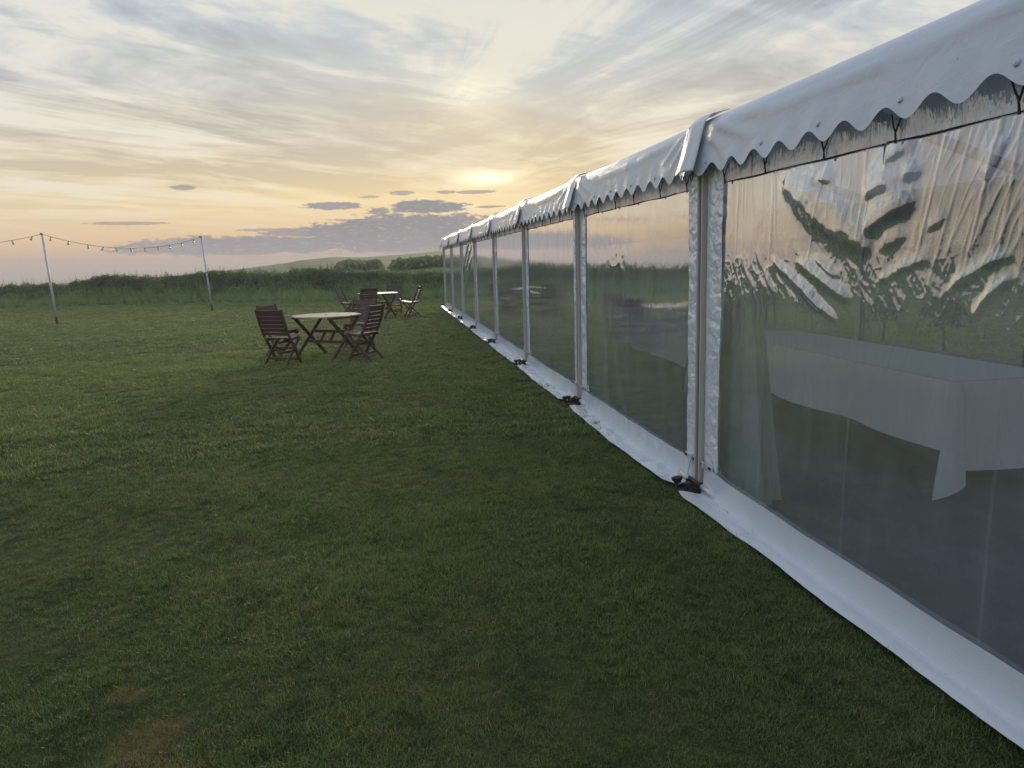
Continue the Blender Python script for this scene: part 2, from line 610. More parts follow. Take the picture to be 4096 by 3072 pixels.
def mat_ground():
    m, t = new_mat('turf_ground')
    p = pos(t)
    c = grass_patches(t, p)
    fine = t.noise(p, 60, 4, 0.7)
    c = t.mix(t.m('MULTIPLY', t.smooth(fine, 0.42, 0.7), 0.5), c, (0.06, 0.068, 0.030, 1))
    c = t.mix(1.0, c, (0.45, 0.45, 0.45, 1), 'MULTIPLY')
    c = t.mix(t.m('MULTIPLY', scuff_mask(t, p), 0.6), c, (0.20, 0.14, 0.065, 1))
    sep = t.node('ShaderNodeSeparateXYZ')
    t.l.new(p, sep.inputs[0])
    far = t.node('ShaderNodeVectorMath', operation='LENGTH')
    t.l.new(p, far.inputs[0])
    fld = t.mix(t.smooth(t.noise(t.mapping(p, (1, 0.4, 1)), 0.03, 6, 0.6, 0.3), 0.35, 0.65), (0.135, 0.185, 0.085, 1), (0.18, 0.21, 0.105, 1))
    fld = t.mix(t.m('MULTIPLY', t.smooth(t.noise(p, 0.22, 5, 0.65), 0.5, 0.7), 0.45), fld, (0.10, 0.135, 0.07, 1))
    c = t.mix(t.smooth(far.outputs['Value'], 46, 70), c, fld)
    nm = bump(t, t.m('ADD', fine, t.m('MULTIPLY', t.noise(p, 9, 4), 1.5)), 0.02)
    finish(t, principled(t, c, 0.9, 0.15, 0, nm))
    return m


def mat_blade(name, kind):
    m, t = new_mat(name)
    p = pos(t)
    rnd = t.node('ShaderNodeObjectInfo').outputs['Random']
    at = t.node('ShaderNodeAttribute', attribute_name='tone').outputs['Fac']
    if kind == 'lawn':
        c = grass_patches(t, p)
        c = t.mix(t.m('MULTIPLY', at, 0.5), c, (0.20, 0.25, 0.085, 1))
        lit_or_dry = t.smooth(at, 0.93, 0.97)
        c = t.mix(lit_or_dry, c, (0.46, 0.41, 0.24, 1))
        c = t.mix(t.m('MULTIPLY', scuff_mask(t, p), 0.55), c, (0.30, 0.21, 0.085, 1))
    elif kind == 'verge':
        n = t.noise(p, 0.5, 5, 0.6)
        c = t.mix(t.smooth(n, 0.35, 0.65), (0.25, 0.38, 0.165, 1), (0.35, 0.45, 0.21, 1))
        c = t.mix(t.m('MULTIPLY', at, 0.45), c, (0.33, 0.40, 0.19, 1))
        c = t.mix(t.smooth(at, 0.92, 0.97), c, (0.36, 0.34, 0.22, 1))
    else:
        n = t.noise(p, 0.45, 5, 0.6)
        c = t.mix(t.smooth(n, 0.42, 0.58), (0.085, 0.145, 0.075, 1), (0.185, 0.245, 0.125, 1))
        c = t.mix(t.m('MULTIPLY', at, 0.55), c, (0.155, 0.205, 0.10, 1))
        c = t.mix(t.smooth(t.noise(p, 1.1, 3), 0.62, 0.72), c, (0.12, 0.098, 0.080, 1))
    c = t.mix(t.m('MULTIPLY', rnd, 0.3), c, t.mix(1.0, c, (0.62, 0.66, 0.6, 1), 'MULTIPLY'))
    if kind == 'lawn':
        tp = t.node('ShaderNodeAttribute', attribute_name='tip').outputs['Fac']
        k = t.mapr(tp, 0.0, 1.0, 0.22, 2.0)  # shaded blade foot and backlit tip painted as a colour gradient
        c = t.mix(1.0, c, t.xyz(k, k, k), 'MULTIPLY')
    a = principled(t, c, 0.42, 0.5)
    tr = t.node('ShaderNodeBsdfTranslucent')
    t.l.new(t.mix(1.0, c, (1.15, 1.25, 0.7, 1), 'MULTIPLY'), tr.inputs[0])
    mx = t.node('ShaderNodeMixShader')
    mx.inputs[0].default_value = 0.42
    t.l.new(a, mx.inputs[1])
    t.l.new(tr.outputs[0], mx.inputs[2])
    finish(t, mx.outputs[0])
    return m


M = dict(
    ground=mat_ground(),
    lawn=mat_blade('lawn_blade', 'lawn'), verge=mat_blade('verge_blade', 'verge'), bramble=mat_blade('bramble_leaf', 'bramble'),
    earth=mat_simple('bank_earth', (0.05, 0.07, 0.035, 1), (0.08, 0.11, 0.05, 1), 2, 0.95, 0.1),
    pvc=mat_pvc('roof_pvc', (0.63, 0.68, 0.74, 1), 0.30, 0.0, 0.12),
    roof=mat_pvc('roof_sheet_pvc', (0.62, 0.69, 0.79, 1), 0.5, 0.22, 0.06),
    strip=mat_pvc('wall_pvc', (0.64, 0.69, 0.73, 1), 0.20, 0.0, 0.10),
    skirt=mat_pvc('skirt_pvc', (0.70, 0.72, 0.75, 1), 0.20, 0.0, 0.25),
    lining=mat_simple('lining', (0.20, 0.22, 0.23, 1), (0.25, 0.27, 0.28, 1), 2, 0.9, 0.1),
    crinkle=mat_crinkle('crinkled_border'), rear=mat_rear_film('veiled_film'),
    film=mat_film('clear_film'), film_near=mat_film('creased_film', ripple=1.5), welded=mat_film('welded_film', R0=0.05, RG=0.55, milk=0.045), frost=mat_frost('hem_film'),
    weld=mat_simple('weld_strip', (0.5, 0.53, 0.55, 1), (0.62, 0.64, 0.66, 1), 20, 0.2, 0.8),
    alu=mat_simple('aluminium', (0.46, 0.44, 0.39, 1), (0.55, 0.53, 0.47, 1), 8, 0.5, 0.4, 0.1, 0.0006, (1, 1, 0.1)),
    groove=mat_simple('groove', (0.02, 0.02, 0.022, 1), (0.04, 0.04, 0.042, 1), 8, 0.7),
    steel=mat_simple('rusty_steel', (0.040, 0.034, 0.032, 1), (0.085, 0.074, 0.068, 1), 14, 0.65, 0.4, 0.3, 0.003),
    bright=mat_simple('buckle_plate', (0.55, 0.55, 0.54, 1), (0.68, 0.68, 0.67, 1), 10, 0.35, 0.5, 0.2),
    cord=mat_simple('dark_cord', (0.025, 0.026, 0.024, 1), (0.05, 0.05, 0.045, 1), 10, 0.8),
    carpet=None,
    cloth=None,
    drape=mat_simple('drape_cloth', (0.50, 0.55, 0.56, 1), (0.58, 0.63, 0.64, 1), 3, 0.9, 0.1),
    blue=mat_simple('blue_sheet', (0.015, 0.06, 0.16, 1), (0.03, 0.10, 0.24, 1), 6, 0.5),
    wood=mat_wood('dark_hardwood', (0.088, 0.046, 0.038, 1), (0.155, 0.090, 0.076, 1), 0.5, 0.25),
    seat=mat_wood('worn_seat_slat', (0.22, 0.165, 0.14, 1), (0.36, 0.29, 0.25, 1), 0.4, 0.6),
    top=mat_wood('bare_table_top', (0.58, 0.45, 0.31, 1), (0.70, 0.58, 0.43, 1), 0.38, 0.2),  # boards paled: sky reflection put into the base colour
    tip=mat_wood('pale_board', (0.68, 0.58, 0.38, 1), (0.76, 0.67, 0.47, 1), 0.38, 0.1),
    pole=mat_simple('white_pole', (0.58, 0.60, 0.62, 1), (0.68, 0.70, 0.72, 1), 5, 0.4),
    bulb=mat_simple('frosted_bulb', (0.6, 0.6, 0.6, 1), (0.7, 0.7, 0.68, 1), 20, 0.1, 0.9),
    sea=mat_simple('hazy_sea', (0.40, 0.36, 0.36, 1), (0.43, 0.385, 0.38, 1), 0.002, 0.9, 0.1),  # distance haze painted into the sea's colour
    shrub=mat_blade('far_shrub_leaf', 'bramble'),
    sapling=mat_simple('dark_leaf', (0.018, 0.032, 0.016, 1), (0.035, 0.055, 0.025, 1), 9, 0.6),
)


def mat_carpet():
    m, t = new_mat('needle_carpet')
    p = pos(t)
    n = t.noise(p, 1.3, 6, 0.65, 0.5)
    c = t.mix(t.smooth(n, 0.35, 0.7), (0.245, 0.240, 0.275, 1), (0.325, 0.318, 0.365, 1))
    sc = t.smooth(t.noise(t.mapping(p, (1, 0.5, 1), (0, 0, R(35))), 2.2, 5, 0.7), 0.62, 0.80)
    c = t.mix(t.m('MULTIPLY', sc, 0.35), c, (0.17, 0.17, 0.18, 1))
    g = t.noise(p, 220, 2)
    c = t.mix(t.m('MULTIPLY', t.smooth(g, 0.45, 0.7), 0.4), c, (0.025, 0.025, 0.03, 1))
    finish(t, principled(t, c, 0.95, 0.1, 0, bump(t, g, 0.003)))
    return m


def mat_cloth():
    m, t = new_mat('white_linen')
    p = pos(t)
    n = t.noise(p, 2.2, 4)
    c = t.mix(n, (0.78, 0.81, 0.86, 1), (0.84, 0.86, 0.90, 1))
    h = t.m('ADD', t.noise(p, 5, 4, 0.5, 0.6), t.m('MULTIPLY', t.noise(p, 240, 2), 0.05))
    finish(t, principled(t, c, 0.85, 0.15, 0, bump(t, h, 0.012)))
    return m


M['carpet'] = mat_carpet()
M['cloth'] = mat_cloth()

# ------------------------------------------------------------------ terrain
# marquee frame of reference
X0, Y0, BAY, NB0, NB1 = 1.986, 4.63, 3.2, -3, 7     # wall plane, near leg, bay length, first and last leg index
EAVE, WIDTH = 2.37, 5.4
XF = X0 + WIDTH
YA, YB = Y0 + NB0 * BAY, Y0 + NB1 * BAY


def ground_h(x, y):
    r = np.hypot(x, y)
    az = np.degrees(np.arctan2(x, y))
    # headland: crest heights by bearing, read at about 210 m
    crest_el = np.interp(az, [-40, -17, -12, -9.5, -7, -6.2, -3.8, -1.6, 1.6, 4.2, 14, 30, 60, 100], [-1.2, -0.70, -0.30, -0.05, 0.24, 0.40, 0.56, 0.50, 0.64, 0.84, 1.25, 0.9, 0.2, 0.0])
    crest = CAM_H + 210 * np.tan(np.radians(crest_el))
    wl = np.clip((az + 16) / 8, 0, 1) * np.clip((60 - az) / 20, 0, 1)
    low = -1.6 + 1.2 * wl
    ra = np.clip((r - 70) / 140, 0, 1)
    ra = ra * ra * (3 - 2 * ra)
    rb = np.clip((r - 47) / 163, 0, 1) ** 0.8
    rise = ra * (1 - wl) + rb * wl
    h = low * np.clip((r - 46) / 24, 0, 1)
    h = h + (crest - low) * rise
    h = h + np.clip((r - 55) / 60, 0, 1) * (0.3 * fbm(x / 19, y / 19, 5, 4)) * np.where(az < -14, 0.4, 1)
    drop = np.clip((r - 235) / 120, 0, 1)
    h = h * (1 - drop) - 34 * drop
    h = np.where((az < -95) | (az > 120), np.clip((r - 60) / 100, 0, 1) * 1.5, h)
    return h


def build_ground():
    rr = np.concatenate([np.linspace(0, 44, 60), np.linspace(46, 120, 45), np.linspace(124, 360, 60)])
    th = np.radians(np.concatenate([np.linspace(-180, -42, 60, endpoint=False), np.linspace(-42, 48, 300, endpoint=False), np.linspace(48, 180, 60)]))
    RR, TH = np.meshgrid(rr, th, indexing='ij')
    x, y = RR * np.sin(TH), RR * np.cos(TH)
    z = ground_h(x, y)
    # gentle unevenness of the turf, none under the marquee
    un = 0.018 * fbm(x / 2.3, y / 2.3, 3, 3) * np.clip((X0 - 0.5 - x) / 1.5, 0, 1)
    z = z + np.where(RR < 40, un, 0)
    o = obj('ground', grid_mesh('ground', np.stack([x, y, z], -1)[:, ::-1], M['ground']))
    tag(o, kind='structure')
    b = MB()
    b.add([(-2600, 60, -30), (2600, 60, -30), (2600, 2600, -30), (-2600, 2600, -30)], [(0, 1, 2, 3)])
    b.add([(-2600, -900, -30), (-60, -900, -30), (-60, 59, -30), (-2600, 59, -30)], [(0, 1, 2, 3)])
    tag(b.build('sea', M['sea']), kind='structure')


build_ground()


# ------------------------------------------------------------------ scattering for stuff
def blade_mesh(name, n, spread, hmin, hmax, width, lean, mat, curl=0.5, segs=2, flat=0.0):
    vs, fs, tone, tip = [], [], [], []
    rg = random.Random(name)
    for _ in range(n):
        a = rg.uniform(0, 2 * math.pi)
        d = spread * math.sqrt(rg.random())
        bx, by = d * math.cos(a), d * math.sin(a)
        h = rg.uniform(hmin, hmax)
        th = rg.uniform(0, 2 * math.pi)
        ln = rg.uniform(0.15, 1.0) * lean
        dx, dy = math.cos(th), math.sin(th)
        sx, sy = -dy, dx
        w = width * rg.uniform(0.7, 1.2)
        tn = rg.random()
        o = len(vs)
        for k in range(segs + 1):
            q = k / segs
            ww = w * (1 - q * 0.92) / 2 if k else w / 2
            out = h * ln * (q * (1 - curl) + q * q * curl)
            zz = h * q * (1 - 0.35 * ln * q) * (1 - flat)
            vs.append((bx + dx * out + sx * ww, by + dy * out + sy * ww, zz - 0.004))
            vs.append((bx + dx * out - sx * ww, by + dy * out - sy * ww, zz - 0.004))
            tone += [tn, tn]
            tip += [q, q]
        for k in range(segs):
            i = o + 2 * k
            fs.append((i, i + 1, i + 3, i + 2))
    me = bpy.data.meshes.new(name)
    me.from_pydata(vs, [], fs)
    at = me.attributes.new('tone', 'FLOAT', 'POINT')
    at.data.foreach_set('value', tone)
    at = me.attributes.new('tip', 'FLOAT', 'POINT')
    at.data.foreach_set('value', tip)
    me.materials.append(mat)
    return me


def leaf_mesh(name, n, rad, height, size, mat, sprig=6):
    vs, fs, tone = [], [], []
    rg = random.Random(name)
    for _ in range(n):
        u, a = rg.random(), rg.uniform(0, 2 * math.pi)
        rr = rad * (0.35 + 0.65 * math.sqrt(rg.random()))
        el = rg.uniform(-0.1, 1.5)
        c = Vector((rr * math.cos(a) * math.cos(el), rr * math.sin(a) * math.cos(el), height * abs(math.sin(el)) * rg.uniform(0.6, 1.05)))
        nrm = (c.normalized() + Vector((rg.gauss(0, .5), rg.gauss(0, .5), rg.gauss(0, .5) + 0.3))).normalized()
        t1 = nrm.orthogonal().normalized()
        t1 = Matrix.Rotation(rg.uniform(0, 6.28), 3, nrm) @ t1
        t2 = nrm.cross(t1)
        s = size * rg.uniform(0.6, 1.3)
        tn = rg.random()
        o = len(vs)
        vs += [c - t1 * s * .5, c + t2 * s * .32 + nrm * s * .08, c + t1 * s * .55 - nrm * s * .1, c - t2 * s * .32 + nrm * s * .08]
        tone += [tn] * 4
        fs += [(o, o + 1, o + 2), (o, o + 2, o + 3)]
    for _ in range(sprig):
        a = rg.uniform(0, 6.28)
        h = height * rg.uniform(1.0, 1.6)
        bx, by = rad * .4 * math.cos(a), rad * .4 * math.sin(a)
        lx, ly = rg.gauss(0, .15), rg.gauss(0, .15)
        o = len(vs)
        w = 0.012
        vs += [Vector((bx - w, by, 0)), Vector((bx + w, by, 0)), Vector((bx + lx + .003, by + ly, h)), Vector((bx + lx - .003, by + ly, h))]
        tone += [0.8] * 4
        fs.append((o, o + 1, o + 2, o + 3))
    me = bpy.data.meshes.new(name)
    me.from_pydata([tuple(v) for v in vs], [], fs)
    at = me.attributes.new('tone', 'FLOAT', 'POINT')
    at.data.foreach_set('value', tone)
    me.materials.append(mat)
    return me


def scatter(name, base_me, protos, density, smin, smax, seed, tilt=0.15, kind_label=None):
    """one 'stuff' object whose geometry nodes strew the prototypes over the base sheet; attribute 'dens' thins them"""
    o = obj(name, base_me)
    ng = bpy.data.node_groups.new(name, 'GeometryNodeTree')
    ng.interface.new_socket('Geometry', in_out='INPUT', socket_type='NodeSocketGeometry')
    ng.interface.new_socket('Geometry', in_out='OUTPUT', socket_type='NodeSocketGeometry')
    nd, ln = ng.nodes, ng.links
    gi, go = nd.new('NodeGroupInput'), nd.new('NodeGroupOutput')
    dp = nd.new('GeometryNodeDistributePointsOnFaces')
    dp.inputs['Seed'].default_value = seed
    na = nd.new('GeometryNodeInputNamedAttribute')
    na.inputs['Name'].default_value = 'dens'
    mu = nd.new('ShaderNodeMath')
    mu.operation = 'MULTIPLY'
    mu.inputs[1].default_value = density
    ln.new(na.outputs['Attribute'], mu.inputs[0])
    ln.new(mu.outputs[0], dp.inputs['Density'])
    ln.new(gi.outputs[0], dp.inputs['Mesh'])
    jn = nd.new('GeometryNodeJoinGeometry')
    for i, me in enumerate(protos):
        po = bpy.data.objects.new(me.name, me)      # never linked: source shape only
        oi = nd.new('GeometryNodeObjectInfo')
        oi.inputs['Object'].default_value = po
        oi.inputs['As Instance'].default_value = True
        ln.new(oi.outputs['Geometry'], jn.inputs[0])
    ip = nd.new('GeometryNodeInstanceOnPoints')
    ip.inputs['Pick Instance'].default_value = True
    ln.new(dp.outputs['Points'], ip.inputs['Points'])
    ln.new(jn.outputs[0], ip.inputs['Instance'])
    rv = nd.new('FunctionNodeRandomValue')
    rv.data_type = 'FLOAT_VECTOR'
    rv.inputs[0].default_value = (-tilt, -tilt, 0)
    rv.inputs[1].default_value = (tilt, tilt, 6.2832)
    rv.inputs['Seed'].default_value = seed + 1
    ln.new(rv.outputs[0], ip.inputs['Rotation'])
    rs = nd.new('FunctionNodeRandomValue')
    rs.data_type = 'FLOAT'
    rs.inputs[2].default_value = smin
    rs.inputs[3].default_value = smax
    rs.inputs['Seed'].default_value = seed + 2
    sa = nd.new('GeometryNodeInputNamedAttribute')
    sa.inputs['Name'].default_value = 'size'
    ms = nd.new('ShaderNodeMath')
    ms.operation = 'MULTIPLY'
    ln.new(rs.outputs[1], ms.inputs[0])
    ln.new(sa.outputs['Attribute'], ms.inputs[1])
    ln.new(ms.outputs[0], ip.inputs['Scale'])
    ln.new(ip.outputs[0], go.inputs[0])
    md = o.modifiers.new('scatter', 'NODES')
    md.node_group = ng
    o['kind'] = 'stuff'
    return o


def sector_sheet(name, r0, r1, a0, a1, dr):
    nr = max(3, int((r1 - r0) / dr))
    na = max(8, int(R(a1 - a0) * (r0 + r1) / 2 / dr))
    rr = np.linspace(r0, r1, nr)
    th = np.radians(np.linspace(a0, a1, na))
    RR, TH = np.meshgrid(rr, th, indexing='ij')
    x, y = RR * np.sin(TH), RR * np.cos(TH)
    z = 0.018 * fbm(x / 2.3, y / 2.3, 3, 3) * np.clip((X0 - 0.5 - x) / 1.5, 0, 1)
    # none under the marquee nor beyond the verge
    edge = np.interp(np.degrees(TH), EDGE_AZ, EDGE_R)
    dens = np.where((x < X0 - 0.175 + 0.02 * np.sin(y * 3.1)) | (y > YB + 0.2) | (x > XF + 0.15), 1.0, 0.0) * np.where(RR < edge + 0.5, 1.0, 0.0)
    # short worn sward at the left foreground and a few thin places
    thin = np.clip(1.0 - 0.45 * np.clip(fbm(x / 0.9, y / 0.9, 21, 3) * 2.2, 0, 1), 0, 1)
    worn = 1 / (1 + np.exp(-( -1.55 - 0.16 * (y - 3) - x + 0.35 * fbm(x / 0.7, y / 0.7, 9, 3)) * 5))
    worn = worn * np.clip(1 - (y - 4.0) / 3.0, 0, 1)
    size = (0.92 + 0.42 * fbm(x / 0.45, y / 0.45, 33, 4) + 0.3 * fbm(x / 2.1, y / 2.1, 35, 2)) * (1 - 0.5 * worn)
    return grid_mesh(name, np.stack([x, y, z], -1)[:, ::-1], M['ground'], True, {'dens': (dens * thin)[:, ::-1], 'size': size[:, ::-1]})


EDGE = [(-44, -30), (-47, -8), (-46, 4), (-43, 16), (-37, 27), (-28, 35), (-17.6, 38.4), (-12.3, 37.0), (-7.3, 36.2), (-2.2, 33.7), (2.35, 32.4), (8, 31.6), (14, 30), (19, 26), (22.5, 19), (24, 10), (24.5, 0), (24, -12)]
_ea = sorted((math.degrees(math.atan2(x, y)), math.hypot(x, y)) for x, y in EDGE)
EDGE_AZ, EDGE_R = [a for a, _ in _ea], [r for _, r in _ea]

near_t = [blade_mesh('tuft_a', 38, 0.050, 0.016, 0.038, 0.0027, 1.0, M['lawn']), blade_mesh('tuft_b', 34, 0.045, 0.018, 0.048, 0.0025, 0.9, M['lawn']),
          blade_mesh('tuft_c', 36, 0.055, 0.012, 0.030, 0.0030, 1.4, M['lawn']), blade_mesh('tuft_d', 36, 0.050, 0.016, 0.040, 0.0027, 1.2, M['lawn'])]
mid_t = [blade_mesh('tuft_e', 46, 0.10, 0.025, 0.055, 0.0055, 1.0, M['lawn']), blade_mesh('tuft_f', 42, 0.10, 0.02, 0.05, 0.006, 1.2, M['lawn'])]
far_t = [blade_mesh('tuft_g', 60, 0.26, 0.025, 0.06, 0.012, 1.0, M['lawn'], segs=1), blade_mesh('tuft_h', 60, 0.26, 0.02, 0.05, 0.014, 1.2, M['lawn'], segs=1)]


def build_lawn():
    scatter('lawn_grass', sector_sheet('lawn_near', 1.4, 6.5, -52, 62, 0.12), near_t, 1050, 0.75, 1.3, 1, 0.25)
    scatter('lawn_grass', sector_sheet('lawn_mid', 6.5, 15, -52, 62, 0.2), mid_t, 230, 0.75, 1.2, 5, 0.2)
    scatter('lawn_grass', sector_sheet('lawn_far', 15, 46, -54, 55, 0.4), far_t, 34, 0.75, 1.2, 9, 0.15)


build_lawn()


# ------------------------------------------------------------------ hedge bank
def edge_path(n):  # the mown edge, smoothed
    pts = np.array(EDGE, float)
    d = np.concatenate([[0], np.cumsum(np.hypot(*np.diff(pts, axis=0).T))])
    s = np.linspace(0, d[-1], n)
    x, y = np.interp(s, d, pts[:, 0]), np.interp(s, d, pts[:, 1])
    k = 9
    ker = np.ones(k) / k
    xp, yp = np.pad(x, k // 2, 'edge'), np.pad(y, k // 2, 'edge')
    return s, np.convolve(xp, ker, 'valid'), np.convolve(yp, ker, 'valid')


def bank_points(ts, hs, n=340, lift=0.0):
    s, x, y = edge_path(n)
    tx, ty = np.gradient(x), np.gradient(y)
    L = np.hypot(tx, ty)
    nx, ny = -ty / L, tx / L                      # outward (left of travel direction)
    az = np.degrees(np.arctan2(x, y))
    top = np.interp(az, [-120, -60, -40, -26, -24, -21, -12, -1, 5, 18, 30, 120], [1.0, 1.0, 0.95, 0.70, 0.74, 0.88, 0.98, 0.86, 0.88, 1.3, 3.5, 3.7])
    top = top * (1 + 0.34 * fbm(s / 4.1, s * 0, 41, 4)) - 0.25 * np.exp(-((az + 23.0) / 0.6) ** 2)
    P = np.zeros((len(ts), n, 3))
    for i, (t, h) in enumerate(zip(ts, hs)):
        wob = 0.35 * fbm(s / 2.7, s * 0 + t, 51, 3) * min(1, t)
        P[i, :, 0] = x + nx * (t + wob)
        P[i, :, 1] = y + ny * (t + wob)
        P[i, :, 2] = top * h * (1 + 0.22 * fbm(s / 1.3, s * 0 + t * 0.9, 61, 3)) + lift
    return P, az


def build_hedge():
    ts = [-0.2, 0.3, 0.8, 1.3, 1.7, 2.1, 2.5, 3.0, 3.6, 4.3, 5.2, 6.5]
    hs = [-0.05, 0.08, 0.16, 0.24, 0.42, 0.68, 0.88, 1.0, 1.0, 0.92, 0.5, -0.3]
    P, az = bank_points(ts, hs)
    b = obj('hedge_bank', grid_mesh('hedge_bank', P, M['earth']))
    tag(b, kind='structure')
    one = np.ones(P[:5].shape[:2])
    Pv = P[0:5].copy()
    vis = np.where((az > -75) & (az < 72), 1.0, 0.25)[None, :] * one
    vt = [blade_mesh('verge_a', 34, 0.22, 0.22, 0.52, 0.016, 0.9, M['verge'], 0.75, 3), blade_mesh('verge_b', 30, 0.20, 0.16, 0.42, 0.018, 1.1, M['verge'], 0.8, 3),
          blade_mesh('verge_c', 22, 0.18, 0.35, 0.70, 0.010, 0.6, M['verge'], 0.7, 3)]
    sz = np.linspace(0.55, 1.1, 5)[:, None] * one
    scatter('long_grass', grid_mesh('verge_sheet', Pv, M['earth'], True, {'dens': vis, 'size': sz}), vt, 26, 0.7, 1.25, 21, 0.2)
    Pb = P[3:11].copy()
    oneb = np.ones(Pb.shape[:2])
    visb = np.where((az > -75) & (az < 72), 1.0, 0.25)[None, :] * oneb
    bt = [leaf_mesh('bramble_a', 90, 0.34, 0.34, 0.085, M['bramble'], 3), leaf_mesh('bramble_b', 80, 0.28, 0.40, 0.075, M['bramble'], 5),
          blade_mesh('bramble_c', 34, 0.2, 0.25, 0.6, 0.014, 0.8, M['bramble'], 0.7, 3), leaf_mesh('bramble_d', 90, 0.40, 0.26, 0.09, M['bramble'], 2)]
    scatter('bramble_hedge', grid_mesh('bramble_sheet', Pb, M['earth'], True, {'dens': visb, 'size': oneb}), bt, 13, 0.65, 1.15, 31, 0.3)


build_hedge()


def far_hedge(az0, az1, dist, hgt, label, seed):
    """a row of shrubs on the hillside: one mass of leaf clumps following the ground"""
    rg = np.random.default_rng(seed)
    n = 5200
    a = np.radians(rg.uniform(az0, az1, n))
    dd = dist + rg.normal(0, 1.6, n)
    x, y = dd * np.sin(a), dd * np.cos(a)
    prof = hgt * (0.80 + 0.22 * fbm(np.degrees(a) * 2.1, np.degrees(a) * 0, seed, 4))
    endt = np.clip(np.minimum(np.degrees(a) - az0, az1 - np.degrees(a)) / 0.3, 0.15, 1)
    z = ground_h(x, y) + prof * endt * rg.random(n) ** 0.7
    s = rg.uniform(0.16, 0.42, n)
    d1 = rg.normal(size=(n, 3)); d1 /= np.linalg.norm(d1, axis=1)[:, None]
    d2 = rg.normal(size=(n, 3)); d2 -= d1 * (d1 * d2).sum(1)[:, None]; d2 /= np.linalg.norm(d2, axis=1)[:, None]
    c = np.stack([x, y, z], -1)
    V = np.stack([c - d1 * s[:, None], c + d2 * s[:, None] * .6, c + d1 * s[:, None], c - d2 * s[:, None] * .6], 1).reshape(-1, 3)
    me = bpy.data.meshes.new('far_hedge')
    me.from_pydata(V.tolist(), [], np.arange(4 * n).reshape(n, 4).tolist())
    at = me.attributes.new('tone', 'FLOAT', 'POINT')
    at.data.foreach_set('value', np.repeat(rg.random(n), 4).astype(np.float32))
    me.materials.append(M['shrub'])
    o = obj('shrub_row', me)
    tag(o, label, 'shrubs')


far_hedge(-3.7, -0.3, 92, 1.05, 'dark shrub row on the green hillside, left of the other row', 3)
far_hedge(0.2, 5.6, 84, 1.2, 'dark shrub row on the hillside running behind the far end of the marquee', 4)


# ------------------------------------------------------------------ marquee
marquee = empty('marquee', (X0, Y0, 0))
tag(marquee, 'long white marquee with clear plastic walls and scalloped valance on the lawn', 'marquee')
MO = Vector((-X0, -Y0, 0))


def mpart(o):
    """parts are modelled in world coordinates; hang them on the marquee"""
    o.parent = marquee
    o.matrix_parent_inverse = Matrix.Translation(MO)
    return o


def child(o, part):
    o.parent = part
    return o


def seg_dist(Y, Z, pts):
    """signed distance (above +) to a polyline and position along it 0..1, for folds"""
    pts = np.array(pts, float)
    best = np.full(Y.shape, 1e9)
    sgn = np.zeros(Y.shape)
    par = np.zeros(Y.shape)
    L = np.concatenate([[0], np.cumsum(np.hypot(*np.diff(pts, axis=0).T))])
    for i in range(len(pts) - 1):
        a, b = pts[i], pts[i + 1]
        d = b - a
        ll = d @ d
        t = np.clip(((Y - a[0]) * d[0] + (Z - a[1]) * d[1]) / ll, 0, 1)
        px, pz = a[0] + t * d[0], a[1] + t * d[1]
        dist = np.hypot(Y - px, Z - pz)
        nrm = np.array([-d[1], d[0]]) / math.sqrt(ll)
        if nrm[1] < 0:
            nrm = -nrm
        s = (Y - a[0]) * nrm[0] + (Z - a[1]) * nrm[1]
        m = dist < best
        best = np.where(m, dist, best)
        sgn = np.where(m, s, sgn)
        par = np.where(m, (L[i] + t * math.sqrt(ll)) / L[-1], par)
    return best, np.sign(sgn) * best, par


def fold(Y, Z, pts, amp, w, tap=(0.08, 0.25), soft=2.3):
    """outward (towards -x) ridge just above the line: its underside mirrors the ground, its top the sky"""
    best, sd_, par = seg_dist(Y, Z, pts)
    taper = np.clip(par / tap[0], 0, 1) * np.clip((1 - par) / tap[1], 0, 1)
    taper = taper * taper * (3 - 2 * taper)
    wv = w * (0.55 + 0.75 * np.sin(np.pi * np.clip(par, 0, 1)) ** 0.8)
    sd_ = sd_ + 0.010 * fbm(Y * 6, Z * 9, 78, 3) + 0.004 * fbm(Y * 40, Z * 16, 79, 2)
    wob = 1 + 0.55 * fbm(Y * 6, Z * 6, 77, 3)
    q = np.where(sd_ < wv, (sd_ - wv) / wv, (sd_ - wv) / (soft * wv))
    return -amp * (wv / w) * taper * np.exp(-q ** 2) * wob


HEM_Z, KICK_Z = 1.965, 0.170


